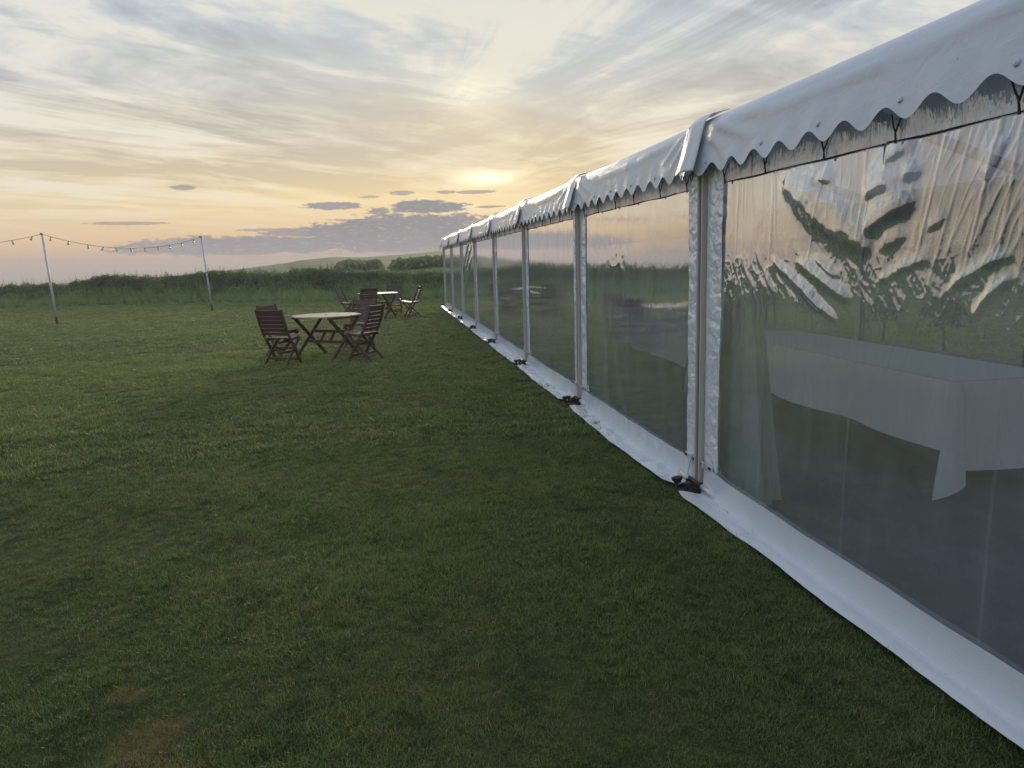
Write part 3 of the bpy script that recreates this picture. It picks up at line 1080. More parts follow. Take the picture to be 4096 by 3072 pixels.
def film_dx(bay, Y, Z):
    """offset of the wall sheet from its plane, metres (negative = outwards)"""
    ya = Y0 + bay * BAY
    u = np.clip((Y - ya) / BAY, 0, 1)
    side = np.sin(np.pi * u)
    plate = np.clip(side * 1.9, 0, 1)
    plate = plate * plate * (3 - 2 * plate)
    zz = Z - 1.05
    if bay == -1:      # the creased sheet nearest the camera
        d = 0.020 * zz * plate - 0.010 * np.exp(-((Z - 0.5) / 0.5) ** 2) * plate
        A, Wd = 0.0115, 0.040
        # two great swags hung from the first tie, broken arms rising to the right
        d = d + fold(Y, Z, [(3.78, 1.93), (3.672, 1.839), (3.572, 1.769), (3.45, 1.688), (3.299, 1.604), (3.161, 1.557), (3.00, 1.525), (2.92, 1.53)], A * 1.2, 0.054, (0.15, 0.06))
        d = d + fold(Y, Z, [(3.00, 1.60), (2.934, 1.618), (2.845, 1.646), (2.753, 1.674), (2.691, 1.707), (2.64, 1.723)], A * 0.95, 0.036, (0.12, 0.25))
        d = d + fold(Y, Z, [(2.90, 1.535), (2.80, 1.562), (2.70, 1.590)], A * 0.5, 0.018, (0.3, 0.4))
        d = d + fold(Y, Z, [(3.03, 1.755), (2.9, 1.772), (2.83, 1.782), (2.715, 1.808), (2.62, 1.83)], A * 0.9, 0.036, (0.12, 0.25))
        d = d + fold(Y, Z, [(2.90, 1.875), (2.822, 1.889), (2.764, 1.908), (2.69, 1.925)], A * 0.85, 0.032, (0.15, 0.25))
        d = d + fold(Y, Z, [(3.40, 1.88), (3.328, 1.853), (3.22, 1.84)], A * 0.42, 0.015, (0.3, 0.4))
        d = d + fold(Y, Z, [(2.62, 1.60), (2.55, 1.63), (2.49, 1.66)], A * 0.35, 0.014, (0.3, 0.4))
        d = d + fold(Y, Z, [(2.25, 1.90), (2.29, 1.83), (2.35, 1.74)], A * 0.5, 0.018, (0.2, 0.3))
        # long pulls below them that catch the sky
        d = d + fold(Y, Z, [(3.82, 1.53), (3.676, 1.435), (3.48, 1.355), (3.3, 1.270), (3.14, 1.215)], A * 0.85, 0.020, (0.2, 0.12), 1.1)
        d = d + fold(Y, Z, [(3.56, 1.50), (3.385, 1.425), (3.203, 1.350), (3.05, 1.31)], A * 0.95, 0.026, (0.2, 0.15), 1.2)
        d = d + fold(Y, Z, [(3.88, 1.47), (3.80, 1.38), (3.74, 1.32)], A * 0.4, 0.010, (0.2, 0.2), 1.1)
        d = d + fold(Y, Z, [(3.40, 1.52), (3.26, 1.45), (3.14, 1.42)], A * 0.5, 0.014, (0.2, 0.2), 1.3)
        d = d + fold(Y, Z, [(2.58, 1.50), (2.70, 1.47), (2.80, 1.43), (2.90, 1.385)], A * 0.45, 0.016, (0.2, 0.2), 1.4)
        d = d + fold(Y, Z, [(2.18, 1.51), (2.275, 1.49), (2.346, 1.447), (2.50, 1.37)], A * 0.45, 0.015, (0.2, 0.2), 1.4)
        d = d + fold(Y, Z, [(2.17, 1.45), (2.235, 1.41), (2.289, 1.352), (2.36, 1.26)], A * 0.45, 0.013, (0.2, 0.2), 1.3)
        # many thin pulls hanging from the top ties, and crumpled plastic lower down
        up = np.clip((Z - 0.9) / 0.8, 0, 1)
        for yy, sl, am in ((3.80, 0.00, 1.0), (3.79, -0.10, 0.8), (3.02, 0.03, 1.2), (4.15, -0.06, 0.7), (4.2, 0.02, 0.7), (2.55, 0.25, 1.0), (2.30, 0.22, 1.1), (2.21, 0.12, 0.9), (2.42, 0.30, 0.8), (3.30, 0.30, 0.7), (2.15, 0.04, 0.8)):
            c = yy + sl * (HEM_Z - Z)
            d = d - 0.0016 * am * up * np.exp(-((Y - c) / 0.009) ** 2)
        zone = np.exp(-((Z - 1.40) / 0.13) ** 2)
        d = d + 0.0026 * zone * fbm((Y - Z * 0.8) * 13, (Z + Y * .5) * 7, 301, 4)
        d = d + 0.0011 * np.clip((2.55 - Y) / 0.5, 0, 1) * np.exp(-((Z - 1.5) / 0.4) ** 2) * fbm((Y - Z * 0.5) * 16, Z * 5, 311, 4)
        # sharp little creases: dense to the right and along the slack belt, none in the smooth upper left
        def ridge(fy, fz, sl, seed):
            return 1 - np.abs(vnoise((Y + sl * Z) * fy + 0.8 * fbm(Y * 3, Z * 3, seed + 7, 2), (Z - sl * Y * 0.3) * fz, seed))
        rm = np.clip((2.95 - Y) / 0.5, 0, 1) * np.clip((Z - 1.15) / 0.3, 0, 1)
        belt = np.exp(-((Z - 1.44) / 0.11) ** 2)
        d = d - 0.0017 * rm * ridge(13, 3.2, 0.55, 601) ** 5 - 0.0012 * rm * ridge(26, 6, 0.35, 611) ** 4
        d = d - 0.0016 * belt * ridge(17, 9, -0.6, 621) ** 4 - 0.0008 * belt * ridge(34, 20, 0.4, 631) ** 4
        d = d - 0.0007 * np.clip((Z - 1.3) / 0.4, 0, 1) * ridge(15, 1.6, 0.05, 641) ** 6
        d = d + 0.0007 * fbm(Y * 9, Z * 3.5, 401, 4) * np.clip(Z, 0.35, 1) + 0.00022 * fbm(Y * 38, Z * 9, 405, 2)
        d = d + 0.0016 * np.exp(-((Z - 0.78) / 0.07) ** 2) * fbm(Y * 5, Z * 16, 411, 3) * np.clip((3.6 - Y) / .3, 0, 1)
        return d * np.clip((ya + BAY - 0.17 - Y) / 0.10, 0, 1)
    k = {0: 0.0105, 1: 0.006, 2: 0.004, 3: 0.004, 4: 0.003, 5: 0.002, 6: 0.002}.get(bay, 0.006)
    d = k * zz * plate
    d = d - 0.004 * side
    up = np.clip((Z - 1.0) / 0.9, 0, 1)
    rg = random.Random(bay * 31 + 5)
    for _ in range(5):
        c = ya + BAY * rg.uniform(0.08, 0.92) + rg.uniform(-0.25, 0.25) * (HEM_Z - Z)
        d = d - 0.0009 * rg.uniform(0.4, 1.2) * up * np.exp(-((Y - c) / 0.025) ** 2)
    d = d + 0.00045 * fbm(Y * 7, Z * 2.5, 500 + bay, 4)
    if bay == 0:
        # a bruise of small crescent creases
        q = np.exp(-(((Y - 6.55) / 0.30) ** 2 + ((Z - 1.52) / 0.13) ** 2))
        d = d + 0.0024 * q * fbm(Y * 9, Z * 15, 77, 3)
    if bay == 1:
        d = d + 0.0012 * np.exp(-((Z - 1.12) / 0.03) ** 2) * plate
    if bay == 4:       # slack sheet hanging in swept pleats from its far top corner
        for o_, am in ((0.0, 1.0), (0.28, 0.8), (-0.25, 0.6)):
            d = d + fold(Y, Z, [(ya + 0.4, 1.95 + o_), (ya + 1.3, 1.62 + o_), (ya + 2.1, 1.30 + o_), (ya + 2.9, 0.90 + o_)], 0.020 * am, 0.055, (0.1, 0.1), 1.3)
    return d * np.clip((Y - ya - 0.1) / 0.2, 0, 1) * np.clip((ya + BAY - 0.15 - Y) / 0.2, 0, 1)


BL, BR = 0.20, 0.22     # width of the white borders at either side of a leg
HALF = 0.045            # half width of a leg

rivet_me = None


def panel_part(bay):
    """one clear wall sheet with its white borders, hem, welds, ties and kick strip"""
    ya, yb = Y0 + bay * BAY, Y0 + (bay + 1) * BAY
    wa, wb = ya + HALF + BL, yb - HALF - BR            # window between the borders
    near = bay in (-1,)
    ny, nz = (600, 430) if near else ((170, 110) if bay in (0, 1) else ((110, 80) if bay == 4 else (60, 50)))
    yy = np.linspace(wa - 0.015, wb + 0.015, ny)
    zz = np.linspace(KICK_Z - 0.02, HEM_Z + 0.02, nz)
    Yg, Zg = np.meshgrid(yy, zz)
    Xg = X0 + film_dx(bay, Yg, Zg)
    film = mpart(obj('clear_panel', grid_mesh('clear_panel', np.stack([Xg, Yg, Zg], -1)[:, ::-1], M['film_near'] if near else M['film'])))

    def border(y0, y1, seed):
        n1, n2 = 14, 150 if bay in (-1, 0) else 70
        u = np.linspace(0, 1, n1)
        z = np.linspace(0.03, EAVE - 0.10, n2)
        U, Z = np.meshgrid(u, z)
        free = np.abs(U - (1 if y1 < yb - 0.1 else 0))   # free edge next to the window
        fr = 1 - free
        edge = 0.014 * fbm(Z * 7.5, Z * 0, seed, 3) * fr
        Y = y0 + (y1 - y0) * U + edge * (1 if y1 < yb - 0.1 else -1)
        amp = 0.015 if bay in (-1, 0, 1, 2) else 0.011
        cr = fbm(U * 1.7 + 3, Z * 9.0, seed + 3, 3) * np.sin(np.pi * np.clip(U, 0.02, 0.98)) ** 0.6
        if bay == -1:
            cr = cr * 0.5
        X = X0 - 0.006 - amp * (cr + 0.6 * np.abs(fbm(U * 3, Z * 10, seed + 5, 2)) * np.sin(np.pi * U))
        o = obj('border_strip', grid_mesh('border_strip', np.stack([X, Y, Z], -1)[:, ::-1], M['crinkle']))
        child(o, film)
    border(ya + HALF + 0.006, wa, 100 + bay * 7)
    border(wb, yb - HALF - 0.006, 160 + bay * 7)
    # top hem
    n1, n2 = 90, 12
    Yg, Zg = np.meshgrid(np.linspace(wa, wb, n1), np.linspace(HEM_Z, EAVE - 0.12, n2))
    Xg = X0 - 0.003 + 0.009 * fbm(Yg * 7, Zg * 2.5, 31 + bay, 4)
    child(obj('top_hem', grid_mesh('top_hem', np.stack([Xg, Yg, Zg], -1)[:, ::-1], M['frost'])), film)
    # dark stitched seam under the hem
    b = MB()
    n = 60
    ys = np.linspace(wa, wb, n)
    xs = X0 - 0.006 + film_dx(bay, ys, np.full(n, HEM_Z - 0.004))
    b.bar([(xs[i], ys[i], HEM_Z + 0.003 * math.sin(ys[i] * 9)) for i in range(n)], 0.007, 0.004, (0, 0, 1))
    b.build('stitched_seam', M['groove'], film)
    # welded seams
    for q in ((0.255, 0.505, 0.765) if bay < 0 else (0.505,)):
        ysm = yb - BAY * q
        zs = np.linspace(KICK_Z, HEM_Z, 60)
        w2 = 0.008
        Ys = np.stack([np.full(60, ysm - w2), np.full(60, ysm + w2)], 1)
        Zs = np.stack([zs, zs], 1)
        Xs = X0 - 0.0025 + film_dx(bay, Ys, Zs)
        child(obj('weld', grid_mesh('weld', np.stack([Xs, Ys, Zs], -1)[:, ::-1], M['welded'])), film)
    # lacing ties
    rt = random.Random(bay + 50)
    for k in range(6):
        yt = ya + BAY * (0.085 + 0.166 * k + rt.uniform(-0.012, 0.012))
        b = MB()
        x = X0 - 0.012
        b.tube([(x, yt, HEM_Z - 0.012), (x - .004, yt + rt.uniform(-.006, .006), HEM_Z + 0.035)], [0.0050, 0.0036], 6)
        for s in (-1, 1):
            w = rt.uniform(0.6, 1.3)
            b.tube([(x - .004, yt, HEM_Z + 0.03), (x - .004, yt + s * 0.018 * w, HEM_Z + 0.06 + rt.uniform(-.01, .01)), (x, yt + s * 0.040 * w, HEM_Z + 0.10)], [0.0042, 0.0036, 0.003], 6)
        b.build('tie', M['cord'], film)
    # kick strip
    n1, n2 = 120, 9
    yk = np.linspace(ya + HALF + 0.03, yb - HALF - 0.03, n1)
    Yg, T = np.meshgrid(yk, np.linspace(0, 1, n2))
    dips = 0.010 * fbm(Yg * 1.6, Yg * 0, 71 + bay, 3)
    Zg = 0.012 + T * (KICK_Z + 0.006 + dips)
    Xg = X0 - 0.010 + np.minimum(0, film_dx(bay, Yg, np.full_like(Yg, KICK_Z))) - 0.006 * T - 0.030 * (1 - T) ** 2 - 0.006 * fbm(Yg * 2.2, T * 1.3, 81 + bay, 3) - (0.007 * fbm(Yg * 9, T * 1.4, 91 + bay, 3) if bay >= 0 else 0)
    child(obj('kick_strip', grid_mesh('kick_strip', np.stack([Xg, Yg, Zg], -1)[:, ::-1], M['strip'])), film)
    return film


def skirt_part(bay):
    ya, yb = Y0 + bay * BAY, Y0 + (bay + 1) * BAY
    n1, n2 = 170, 12
    yk = np.linspace(ya + 0.06, yb - 0.16, n1)
    Yg, T = np.meshgrid(yk, np.linspace(0, 1, n2))
    u = (Yg - ya) / BAY
    wide = (0.095 + 0.06 * u) if bay < 0 else (0.15 + 0.02 * np.sin(u * 3.1))
    wide = wide * np.clip(0.55 + np.minimum(u, 1 - u) * 6, 0, 1) + 0.014 * fbm(Yg * 2.3, Yg * 0, 201 + bay, 4)
    if bay < 0:
        wide = wide + 0.05 * np.exp(-((yb - 0.16 - Yg) / 0.12) ** 2)
    cr = (0.034 if bay >= 0 else 0.005) * fbm(Yg * 7.5, T * 1.5, 211 + bay, 3)
    Xg = X0 - 0.040 - wide * T
    Zg = 0.012 + 0.018 * np.clip(1 - T * 3, 0, 1) + 0.012 * np.sin(np.pi * T) + cr * np.sin(np.pi * np.clip(T, 0.05, 0.95)) + 0.022 * np.clip(T - 0.2, 0, 1) + 0.006 * fbm(Yg * 4, T * 0, 221 + bay, 2) * T
    if bay < 0:
        Zg = Zg + 0.035 * np.exp(-((yb - 0.16 - Yg) / 0.10) ** 2) * T
    mpart(obj('ground_skirt', grid_mesh('ground_skirt', np.stack([Xg, Yg, Zg], -1)[:, ::-1], M['skirt'])))


def valance_part(bay):
    ya, yb = Y0 + bay * BAY, Y0 + (bay + 1) * BAY
    n1, n2 = 193, 26
    Yg, T = np.meshgrid(np.linspace(ya, yb, n1), np.linspace(0, 1, n2))
    u = (Yg - ya) / BAY
    # cross-section: from the roof over the rounded eave and down
    px = np.array([0.30, 0.16, 0.06, 0.015, -0.022, -0.040, -0.050, -0.058, -0.066])
    pz = np.array([EAVE + 0.090, EAVE + 0.048, EAVE + 0.014, EAVE - 0.004, EAVE - 0.035, EAVE - 0.08, EAVE - 0.16, EAVE - 0.24, 2.055])
    cl = np.concatenate([[0], np.cumsum(np.hypot(np.diff(px), np.diff(pz)))])
    cl /= cl[-1]
    Xg = X0 + np.interp(T, cl, px)
    Zg = np.interp(T, cl, pz)
    hang = np.clip((EAVE - 0.02 - Zg) / 0.30, 0, 1)
    sc = 0.032 * np.cos(2 * np.pi * 12 * u) * np.clip((hang - 0.55) / 0.45, 0, 1)
    Zg = Zg + sc * 1.0 - 0.006 * hang
    # pulled in under the leg covers, slack between
    pin = np.exp(-(np.minimum(u, 1 - u) / 0.055) ** 2)
    bulge = np.sin(np.pi * np.clip(u, 0, 1)) ** 0.5
    Xg = Xg - 0.028 * hang * bulge - 0.045 * hang * pin
    Zg = Zg - 0.012 * np.sin(np.pi * u) * np.clip(1 - np.abs(T - 0.3) * 3, 0, 1)
    for (a0, b0, a1, b1, am) in ((0.06, 0.10, 0.20, 0.58, 1.0), (0.055, 0.30, 0.14, 0.85, 0.8), (0.94, 0.12, 0.80, 0.62, 1.0), (0.93, 0.35, 0.86, 0.9, 0.7), (0.10, 0.12, 0.42, 0.34, 0.6), (0.45, 0.3, 0.75, 0.36, 0.4), (0.9, 0.15, 0.6, 0.32, 0.5)):
        jit = 0.03 * math.sin(bay * 5.1 + a1 * 20)
        d1 = np.array([a1 + jit - a0, (b1 - b0) * 0.30])
        ll = d1 @ d1
        t = np.clip(((u - a0) * d1[0] + (hang - b0) * 0.30 * d1[1]) / ll, 0, 1)
        dist = np.hypot((u - a0 - t * d1[0]) * 1.0, (hang - b0) * 0.30 - t * d1[1])
        Xg = Xg - 0.030 * am * np.exp(-(dist / 0.018) ** 2) * (1 - 0.7 * t) * np.clip(hang * 4, 0, 1)
    Xg = Xg - 0.0035 * fbm(u * 9, hang * 1.5, 231 + bay, 4) * np.clip(hang * 3, 0, 1) - 0.010 * fbm(u * 3, hang * 0.8, 241 + bay, 2) * hang
    v = mpart(obj('valance', grid_mesh('valance', np.stack([Xg, Yg, Zg], -1)[:, ::-1], M['pvc'])))
    global rivet_me
    if rivet_me is None:
        b = MB()
        b.tube([(0.0, 0, 0), (-0.004, 0, 0), (-0.007, 0, 0)], [0.013, 0.013, 0.007], 10)
        rivet_me = b.mesh('rivet', M['pvc'], True)
    for k in range(6):
        ur = (0.055, 0.222, 0.39, 0.56, 0.73, 0.945)[k]
        j = int(round(ur * (n1 - 1)))
        i = int(np.argmin(np.abs(Zg[:, j] - 2.095)))
        o = obj('rivet', rivet_me, v)
        o.location = (Xg[i, j] - 0.001, Yg[i, j], Zg[i, j])
    # eave beam behind
    b = MB()
    b.box((X0 + 0.05, (ya + yb) / 2, EAVE - 0.085), (0.07, BAY - 2 * HALF - 0.004, 0.11))
    mpart(b.build('eave_beam', M['alu']))
    # bottom rail tubes at the ground
    b = MB()
    b.tube([(X0 - 0.035, ya + 0.09, 0.055), (X0 - 0.03, ya + 0.30, 0.05)], 0.019, 10)
    mpart(b.build('rail_tube', M['bright'], None, True))
    b = MB()
    b.tube([(X0 - 0.035, yb - 0.09, 0.055), (X0 - 0.03, yb - 0.30, 0.05)], 0.019, 10)
    mpart(b.build('rail_tube', M['bright'], None, True))


cover_me = {}


def leg_part(i):
    y = Y0 + i * BAY
    b = MB()
    for yy, w in ((-0.032, 0.022), (0.032, 0.022)):
        b.box((X0 + 0.005, y + yy, EAVE / 2 - 0.02), (0.085, w, EAVE - 0.06))
    b.box((X0 + 0.012, y, EAVE / 2 - 0.02), (0.07, 0.042, EAVE - 0.06))
    post = mpart(b.build('post', M['alu'], None, False, 0.003))
    g = MB()
    g.box((X0 - 0.0245, y + 0.006, EAVE / 2), (0.004, 0.010, EAVE - 0.14))
    g.build('groove', M['groove'], post)
    # weather flap over the leg
    n1, n2 = 17, 30
    V, T = np.meshgrid(np.linspace(-1, 1, n1), np.linspace(0, 1, n2))
    px = np.array([0.10, 0.05, -0.015, -0.055, -0.075, -0.105, -0.135])
    pz = np.array([EAVE + 0.034, EAVE + 0.022, EAVE + 0.006, EAVE - 0.035, EAVE - 0.10, EAVE - 0.22, 2.045])
    cl = np.concatenate([[0], np.cumsum(np.hypot(np.diff(px), np.diff(pz)))])
    cl /= cl[-1]
    hang = np.clip((EAVE - np.interp(T, cl, pz)) / 0.32, 0, 1)
    Yg = y + V * (0.128 + 0.014 * hang) + 0.012 * hang * math.sin(i * 2.1)
    Xg = X0 + np.interp(T, cl, px) - 0.012 * (1 - V ** 2) * hang - 0.004 * np.sin(V * 6 + i) * hang - 0.006
    Zg = np.interp(T, cl, pz) + 0.003 * np.cos(V * 3 + i) + 0.004
    c = mpart(obj('leg_cover', grid_mesh('leg_cover', np.stack([Xg, Yg, Zg], -1)[:, ::-1], M['pvc'])))
    sm = c.modifiers.new('thick', 'SOLIDIFY')
    sm.thickness = 0.004
    for s in (-0.62, 0.55):
        r = MB()
        pts = [(X0 - 0.125, y + s * 0.13 + 0.016 * math.cos(a), 2.035 - 0.018 + 0.024 * math.sin(a)) for a in np.linspace(0, 2 * math.pi, 14)]
        r.tube(pts, 0.0028, 5, False)
        r.build('ring', M['cord'], c, True)
    # base plate, stakes, bracket, buckles
    b = MB()
    b.box((X0 - 0.05, y, 0.014), (0.20, 0.16, 0.012))
    b.box((X0 - 0.05, y + 0.055, 0.045), (0.07, 0.008, 0.06))
    b.box((X0 - 0.05, y - 0.055, 0.045), (0.07, 0.008, 0.06))
    b.tube([(X0 - 0.05, y - 0.085, 0.07), (X0 - 0.05, y + 0.085, 0.07)], 0.013, 8)
    bp = mpart(b.build('base_plate', M['steel']))
    for k, (dx, dy, rz) in enumerate(((-0.15, 0.06, 0.3), (-0.13, -0.035, -0.2), (-0.11, 0.095, 0.5))):
        s = MB()
        tx, ty = 0.02 * math.cos(rz * 5 + i), 0.02 * math.sin(rz * 7 + i)
        s.tube([(X0 + dx, y + dy, 0.0), (X0 + dx + tx * .6, y + dy + ty * .6, 0.05), (X0 + dx + tx, y + dy + ty, 0.062), (X0 + dx + tx, y + dy + ty, 0.080), (X0 + dx + tx, y + dy + ty, 0.086)],
               [0.013, 0.013, 0.026, 0.030, 0.014], 10)
        s.build('stake', M['steel'], bp)
    for s in (-1, 1):
        k = MB()
        k.box((X0 - 0.024, y + s * 0.13, 0.205), (0.012, 0.17, 0.030))
        k.box((X0 - 0.034, y + s * 0.10, 0.205), (0.010, 0.035, 0.042))
        bk = mpart(k.build('buckle', M['bright'], None, False, 0.002))
        st = MB()
        for q in (0.065, 0.185, 0.205):
            st.box((X0 - 0.0325, y + s * q, 0.205), (0.006, 0.012, 0.016))
        st.build('stud', M['groove'], bk)
    t = MB()
    t.bar([(X0 - 0.04, y + 0.10, 0.19), (X0 - 0.055, y + 0.10, 0.11), (X0 - 0.055, y + 0.095, 0.075)], 0.016, 0.004, (0, 1, 0))
    t.build('strap', M['bright'], bp)


def build_marquee():
    for bay in range(NB0, NB1):
        panel_part(bay)
        skirt_part(bay)
        valance_part(bay)
    for i in range(NB0, NB1 + 1):
        leg_part(i)
    # roof: two pitched sheets with a little sag between the frames
    rise = math.tan(R(18)) * WIDTH / 2
    ny, nx = (NB1 - NB0) * 8 + 1, 17
    Yg, T = np.meshgrid(np.linspace(YA, YB, ny), np.linspace(0, 1, nx))
    sag = 0.03 * np.abs(np.sin((Yg - Y0) / BAY * np.pi)) * np.sin(np.pi * T)
    for side in (0, 1):
        Xg = X0 + 0.06 + T * (WIDTH / 2 - 0.06)
        Zg = EAVE + 0.006 + T * rise - sag
        if side:
            Xg = 2 * (X0 + WIDTH / 2) - Xg
        mpart(obj('roof_sheet', grid_mesh('roof_sheet', np.stack([Xg, Yg, Zg], -1), M['roof'])))
    for i in range(NB0, NB1 + 1):
        y = Y0 + i * BAY
        b = MB()
        b.box((XF - 0.01, y, EAVE / 2), (0.06, 0.05, EAVE))
        mpart(b.build('rear_post', M['lining']))
        b = MB()
        xm = X0 + WIDTH / 2
        b.bar([(X0 + 0.05, y, EAVE - 0.06), (xm, y, EAVE + rise - 0.07), (XF - 0.05, y, EAVE - 0.06)], 0.06, 0.11, (0, 1, 0))
        mpart(b.build('rafter', M['roof']))
    for bay in range(NB0, NB1):
        ya, yb = Y0 + bay * BAY, Y0 + (bay + 1) * BAY
        n1, n2 = 40, 24
        Yg, Zg = np.meshgrid(np.linspace(ya + 0.05, yb - 0.05, n1), np.linspace(KICK_Z, HEM_Z, n2))
        Xg = XF + 0.006 * fbm(Yg * 3, Zg * 1.5, 700 + bay, 3)
        rp = mpart(obj('rear_panel', grid_mesh('rear_panel', np.stack([Xg, Yg, Zg], -1), M['rear'])))
        b = MB()
        b.box((XF + 0.004, (ya + yb) / 2, (HEM_Z + EAVE + 0.04) / 2), (0.006, BAY - 0.08, EAVE + 0.04 - HEM_Z))
        b.build('top_hem', M['lining'], rp)
        b = MB()
        b.box((XF + 0.004, (ya + yb) / 2, KICK_Z / 2), (0.006, BAY - 0.10, KICK_Z - 0.006))
        b.build('kick_strip', M['strip'], rp)
    for y in (YB,):          # the near gable stands open
        b = MB()
        xm = X0 + WIDTH / 2
        s = 0.01 if y == YA else -0.01
        b.add([(X0 + 0.05, y, 0), (XF - 0.06, y, 0), (XF - 0.06, y, EAVE - .03), (xm, y, EAVE + rise - .03), (X0 + 0.05, y, EAVE - .03)], [(0, 1, 2, 3, 4)])
        mpart(b.build('gable_wall', M['skirt']))
    # carpet on the ground
    b = MB()
    n = 40
    b.add([(X0 + 0.02, YA, 0.008), (XF - 0.02, YA, 0.008), (XF - 0.02, YB, 0.008), (X0 + 0.02, YB, 0.008)], [(0, 1, 2, 3)])
    tag(b.build('floor', M['carpet']), kind='structure')


build_marquee()


# ------------------------------------------------------------------ things inside the marquee
def tablecloth(xc0, xc1, ya, yb, seed, label, corner=True):
    """cloth draped over a long table: front hangs to 0.30, end to 0.16 with a loose corner"""
    top = 0.735
    b = MB()
    def hang(p0, p1, nrm, drop, n=60, cor=0.0):
        m = 12
        U, T = np.meshgrid(np.linspace(0, 1, n), np.linspace(0, 1, m))
        p0, p1, nrm = np.array(p0), np.array(p1), np.array(nrm)
        P = p0[None, None] * (1 - U[..., None]) + p1[None, None] * U[..., None]
        L = np.hypot(*(p1 - p0)[:2])
        out = 0.012 + 0.075 * T * (0.5 + 0.5 * fbm(U * L * 1.5, U * 0, seed, 3)) + 0.022 * T * np.sin(U * L * 6.5 + seed + 2 * fbm(U * L, U * 0, seed, 2))
        P = P + nrm[None, None] * out[..., None]
        dr = drop(U) + 0.014 * fbm(U * L * 1.3, U * 0, seed + 9, 2)
        P[..., 2] = top - T * dr
        # softly rounded fold over the table edge
        P = P - nrm[None, None] * (0.012 * np.exp(-(T / 0.05) ** 2))[..., None]
        return P
    vs, fs = [], []
    sheets = []
    sheets.append(hang((xc0, yb, 0), (xc0, ya, 0), (-1, 0, 0), lambda U: 0.43 + 0.02 * U, 90))
    sheets.append(hang((xc0, ya, 0), (xc1, ya, 0), (0, -1, 0), lambda U: 0.55 + 0.03 * np.sin(3 * U), 50))
    sheets.append(hang((xc1, ya, 0), (xc1, yb, 0), (1, 0, 0), lambda U: 0.43 + 0 * U, 60))
    sheets.append(hang((xc1, yb, 0), (xc0, yb, 0), (0, 1, 0), lambda U: 0.45 + 0 * U, 40))
    n = 30
    Xg, Yg = np.meshgrid(np.linspace(xc0, xc1, 14), np.linspace(ya, yb, 40))
    sheets.append(np.stack([Xg, Yg, top + 0.002 + 0.001 * fbm(Xg * 3, Yg * 3, seed, 2)], -1))
    # loose corners: a folded kite of cloth hanging at each end of the front
    for (cx, cy, dx, dy) in ((xc0, ya, -1, -1), (xc0, yb, -1, 1)):
        T, S = np.meshgrid(np.linspace(0, 1, 16), np.linspace(0, 1, 17), indexing='ij')
        wid = 0.045 + 0.125 * T ** 0.8
        x = cx + dx * (0.040 + 0.105 * T) + S * (wid + 0.045) + 0.006 * np.sin(T * 5 + S * 3)
        y = cy + dy * (0.022 + 0.050 * T + 0.028 * np.sin(S * math.pi) * (0.3 + 0.7 * T))
        z = top - T * (0.725 - 0.075 * S)
        sheets.append(np.stack([x, y, z], -1))
    for P in sheets:
        r, c = P.shape[:2]
        idx = np.arange(r * c).reshape(r, c)
        q = np.stack([idx[:-1, :-1], idx[:-1, 1:], idx[1:, 1:], idx[1:, :-1]], -1).reshape(-1, 4)
        b.add(P.reshape(-1, 3), [tuple(int(i) for i in t) for t in q])
    o = b.build('tablecloth', M['cloth'], None, True)
    tag(o, label, 'tablecloth', 'white cloths on the tables in the marquee')


def trestle(xc0, xc1, ya, yb, label):
    t = empty('trestle_table', ((xc0 + xc1) / 2, (ya + yb) / 2, 0))
    tag(t, label, 'table', 'trestle tables in the marquee')
    w, l = xc1 - xc0 - 0.02, yb - ya - 0.02
    b = MB()
    b.box((0, 0, 0.715), (w, l, 0.030))
    b.build('table_top', M['top'], t)
    for sx in (-1, 1):
        for sy in (-1, 1):
            b = MB()
            b.tube([(sx * (w / 2 - 0.08), sy * (l / 2 - 0.12), 0.70), (sx * (w / 2 - 0.06), sy * (l / 2 - 0.10), 0.01)], 0.018, 8)
            b.build('leg', M['groove'], t)
    for sy in (-1, 1):
        b = MB()
        b.tube([(-w / 2 + 0.07, sy * (l / 2 - 0.11), 0.2), (w / 2 - 0.07, sy * (l / 2 - 0.11), 0.2)], 0.012, 8)
        b.build('brace', M['groove'], t)


trestle(3.41, 4.20, 4.15, 7.45, 'long trestle table under the white cloth nearest the camera in the marquee')
tablecloth(3.40, 4.21, 4.14, 7.46, 3, 'white cloth hanging to a loose corner on the nearest table behind the creased clear wall')
trestle(3.41, 4.20, 8.20, 12.1, 'long trestle table under white cloth behind the second clear wall panel')
tablecloth(3.40, 4.21, 8.19, 12.11, 8, 'white cloth on the table behind the second clear wall panel')


def drape(i, label):
    """cloth tied to the leg at the eave, flaring to the carpet"""
    y = Y0 + i * BAY
    n1, n2 = 60, 40
    A, T = np.meshgrid(np.linspace(0, 2 * math.pi, n1), np.linspace(0, 1, n2))
    rx = 0.05 + 0.10 * T ** 1.3
    ry = 0.05 + 0.28 * T ** 1.2
    pl = 1 + 0.09 * np.sin(A * 6 + i) * (0.3 + 0.7 * T) + 0.08 * np.sin(A * 13 + 2 * i)
    Xg = X0 + 0.20 + 0.03 * T + rx * pl * np.cos(A)
    Yg = y - 0.08 - 0.05 * T + ry * pl * np.sin(A)
    Zg = 2.25 - T * 2.22 + 0.01 * np.sin(A * 5)
    o = obj('leg_drape', grid_mesh('leg_drape', np.stack([Xg, Yg, Zg], -1), M['drape']))
    tag(o, label, 'curtain', 'pale drapes gathered at the marquee legs')


drape(0, 'pale drape flaring to the carpet beside the nearest marquee leg')
drape(1, 'pale drape at the second marquee leg, left of the second table')
drape(2, 'pale drape inside the third marquee leg from the camera')


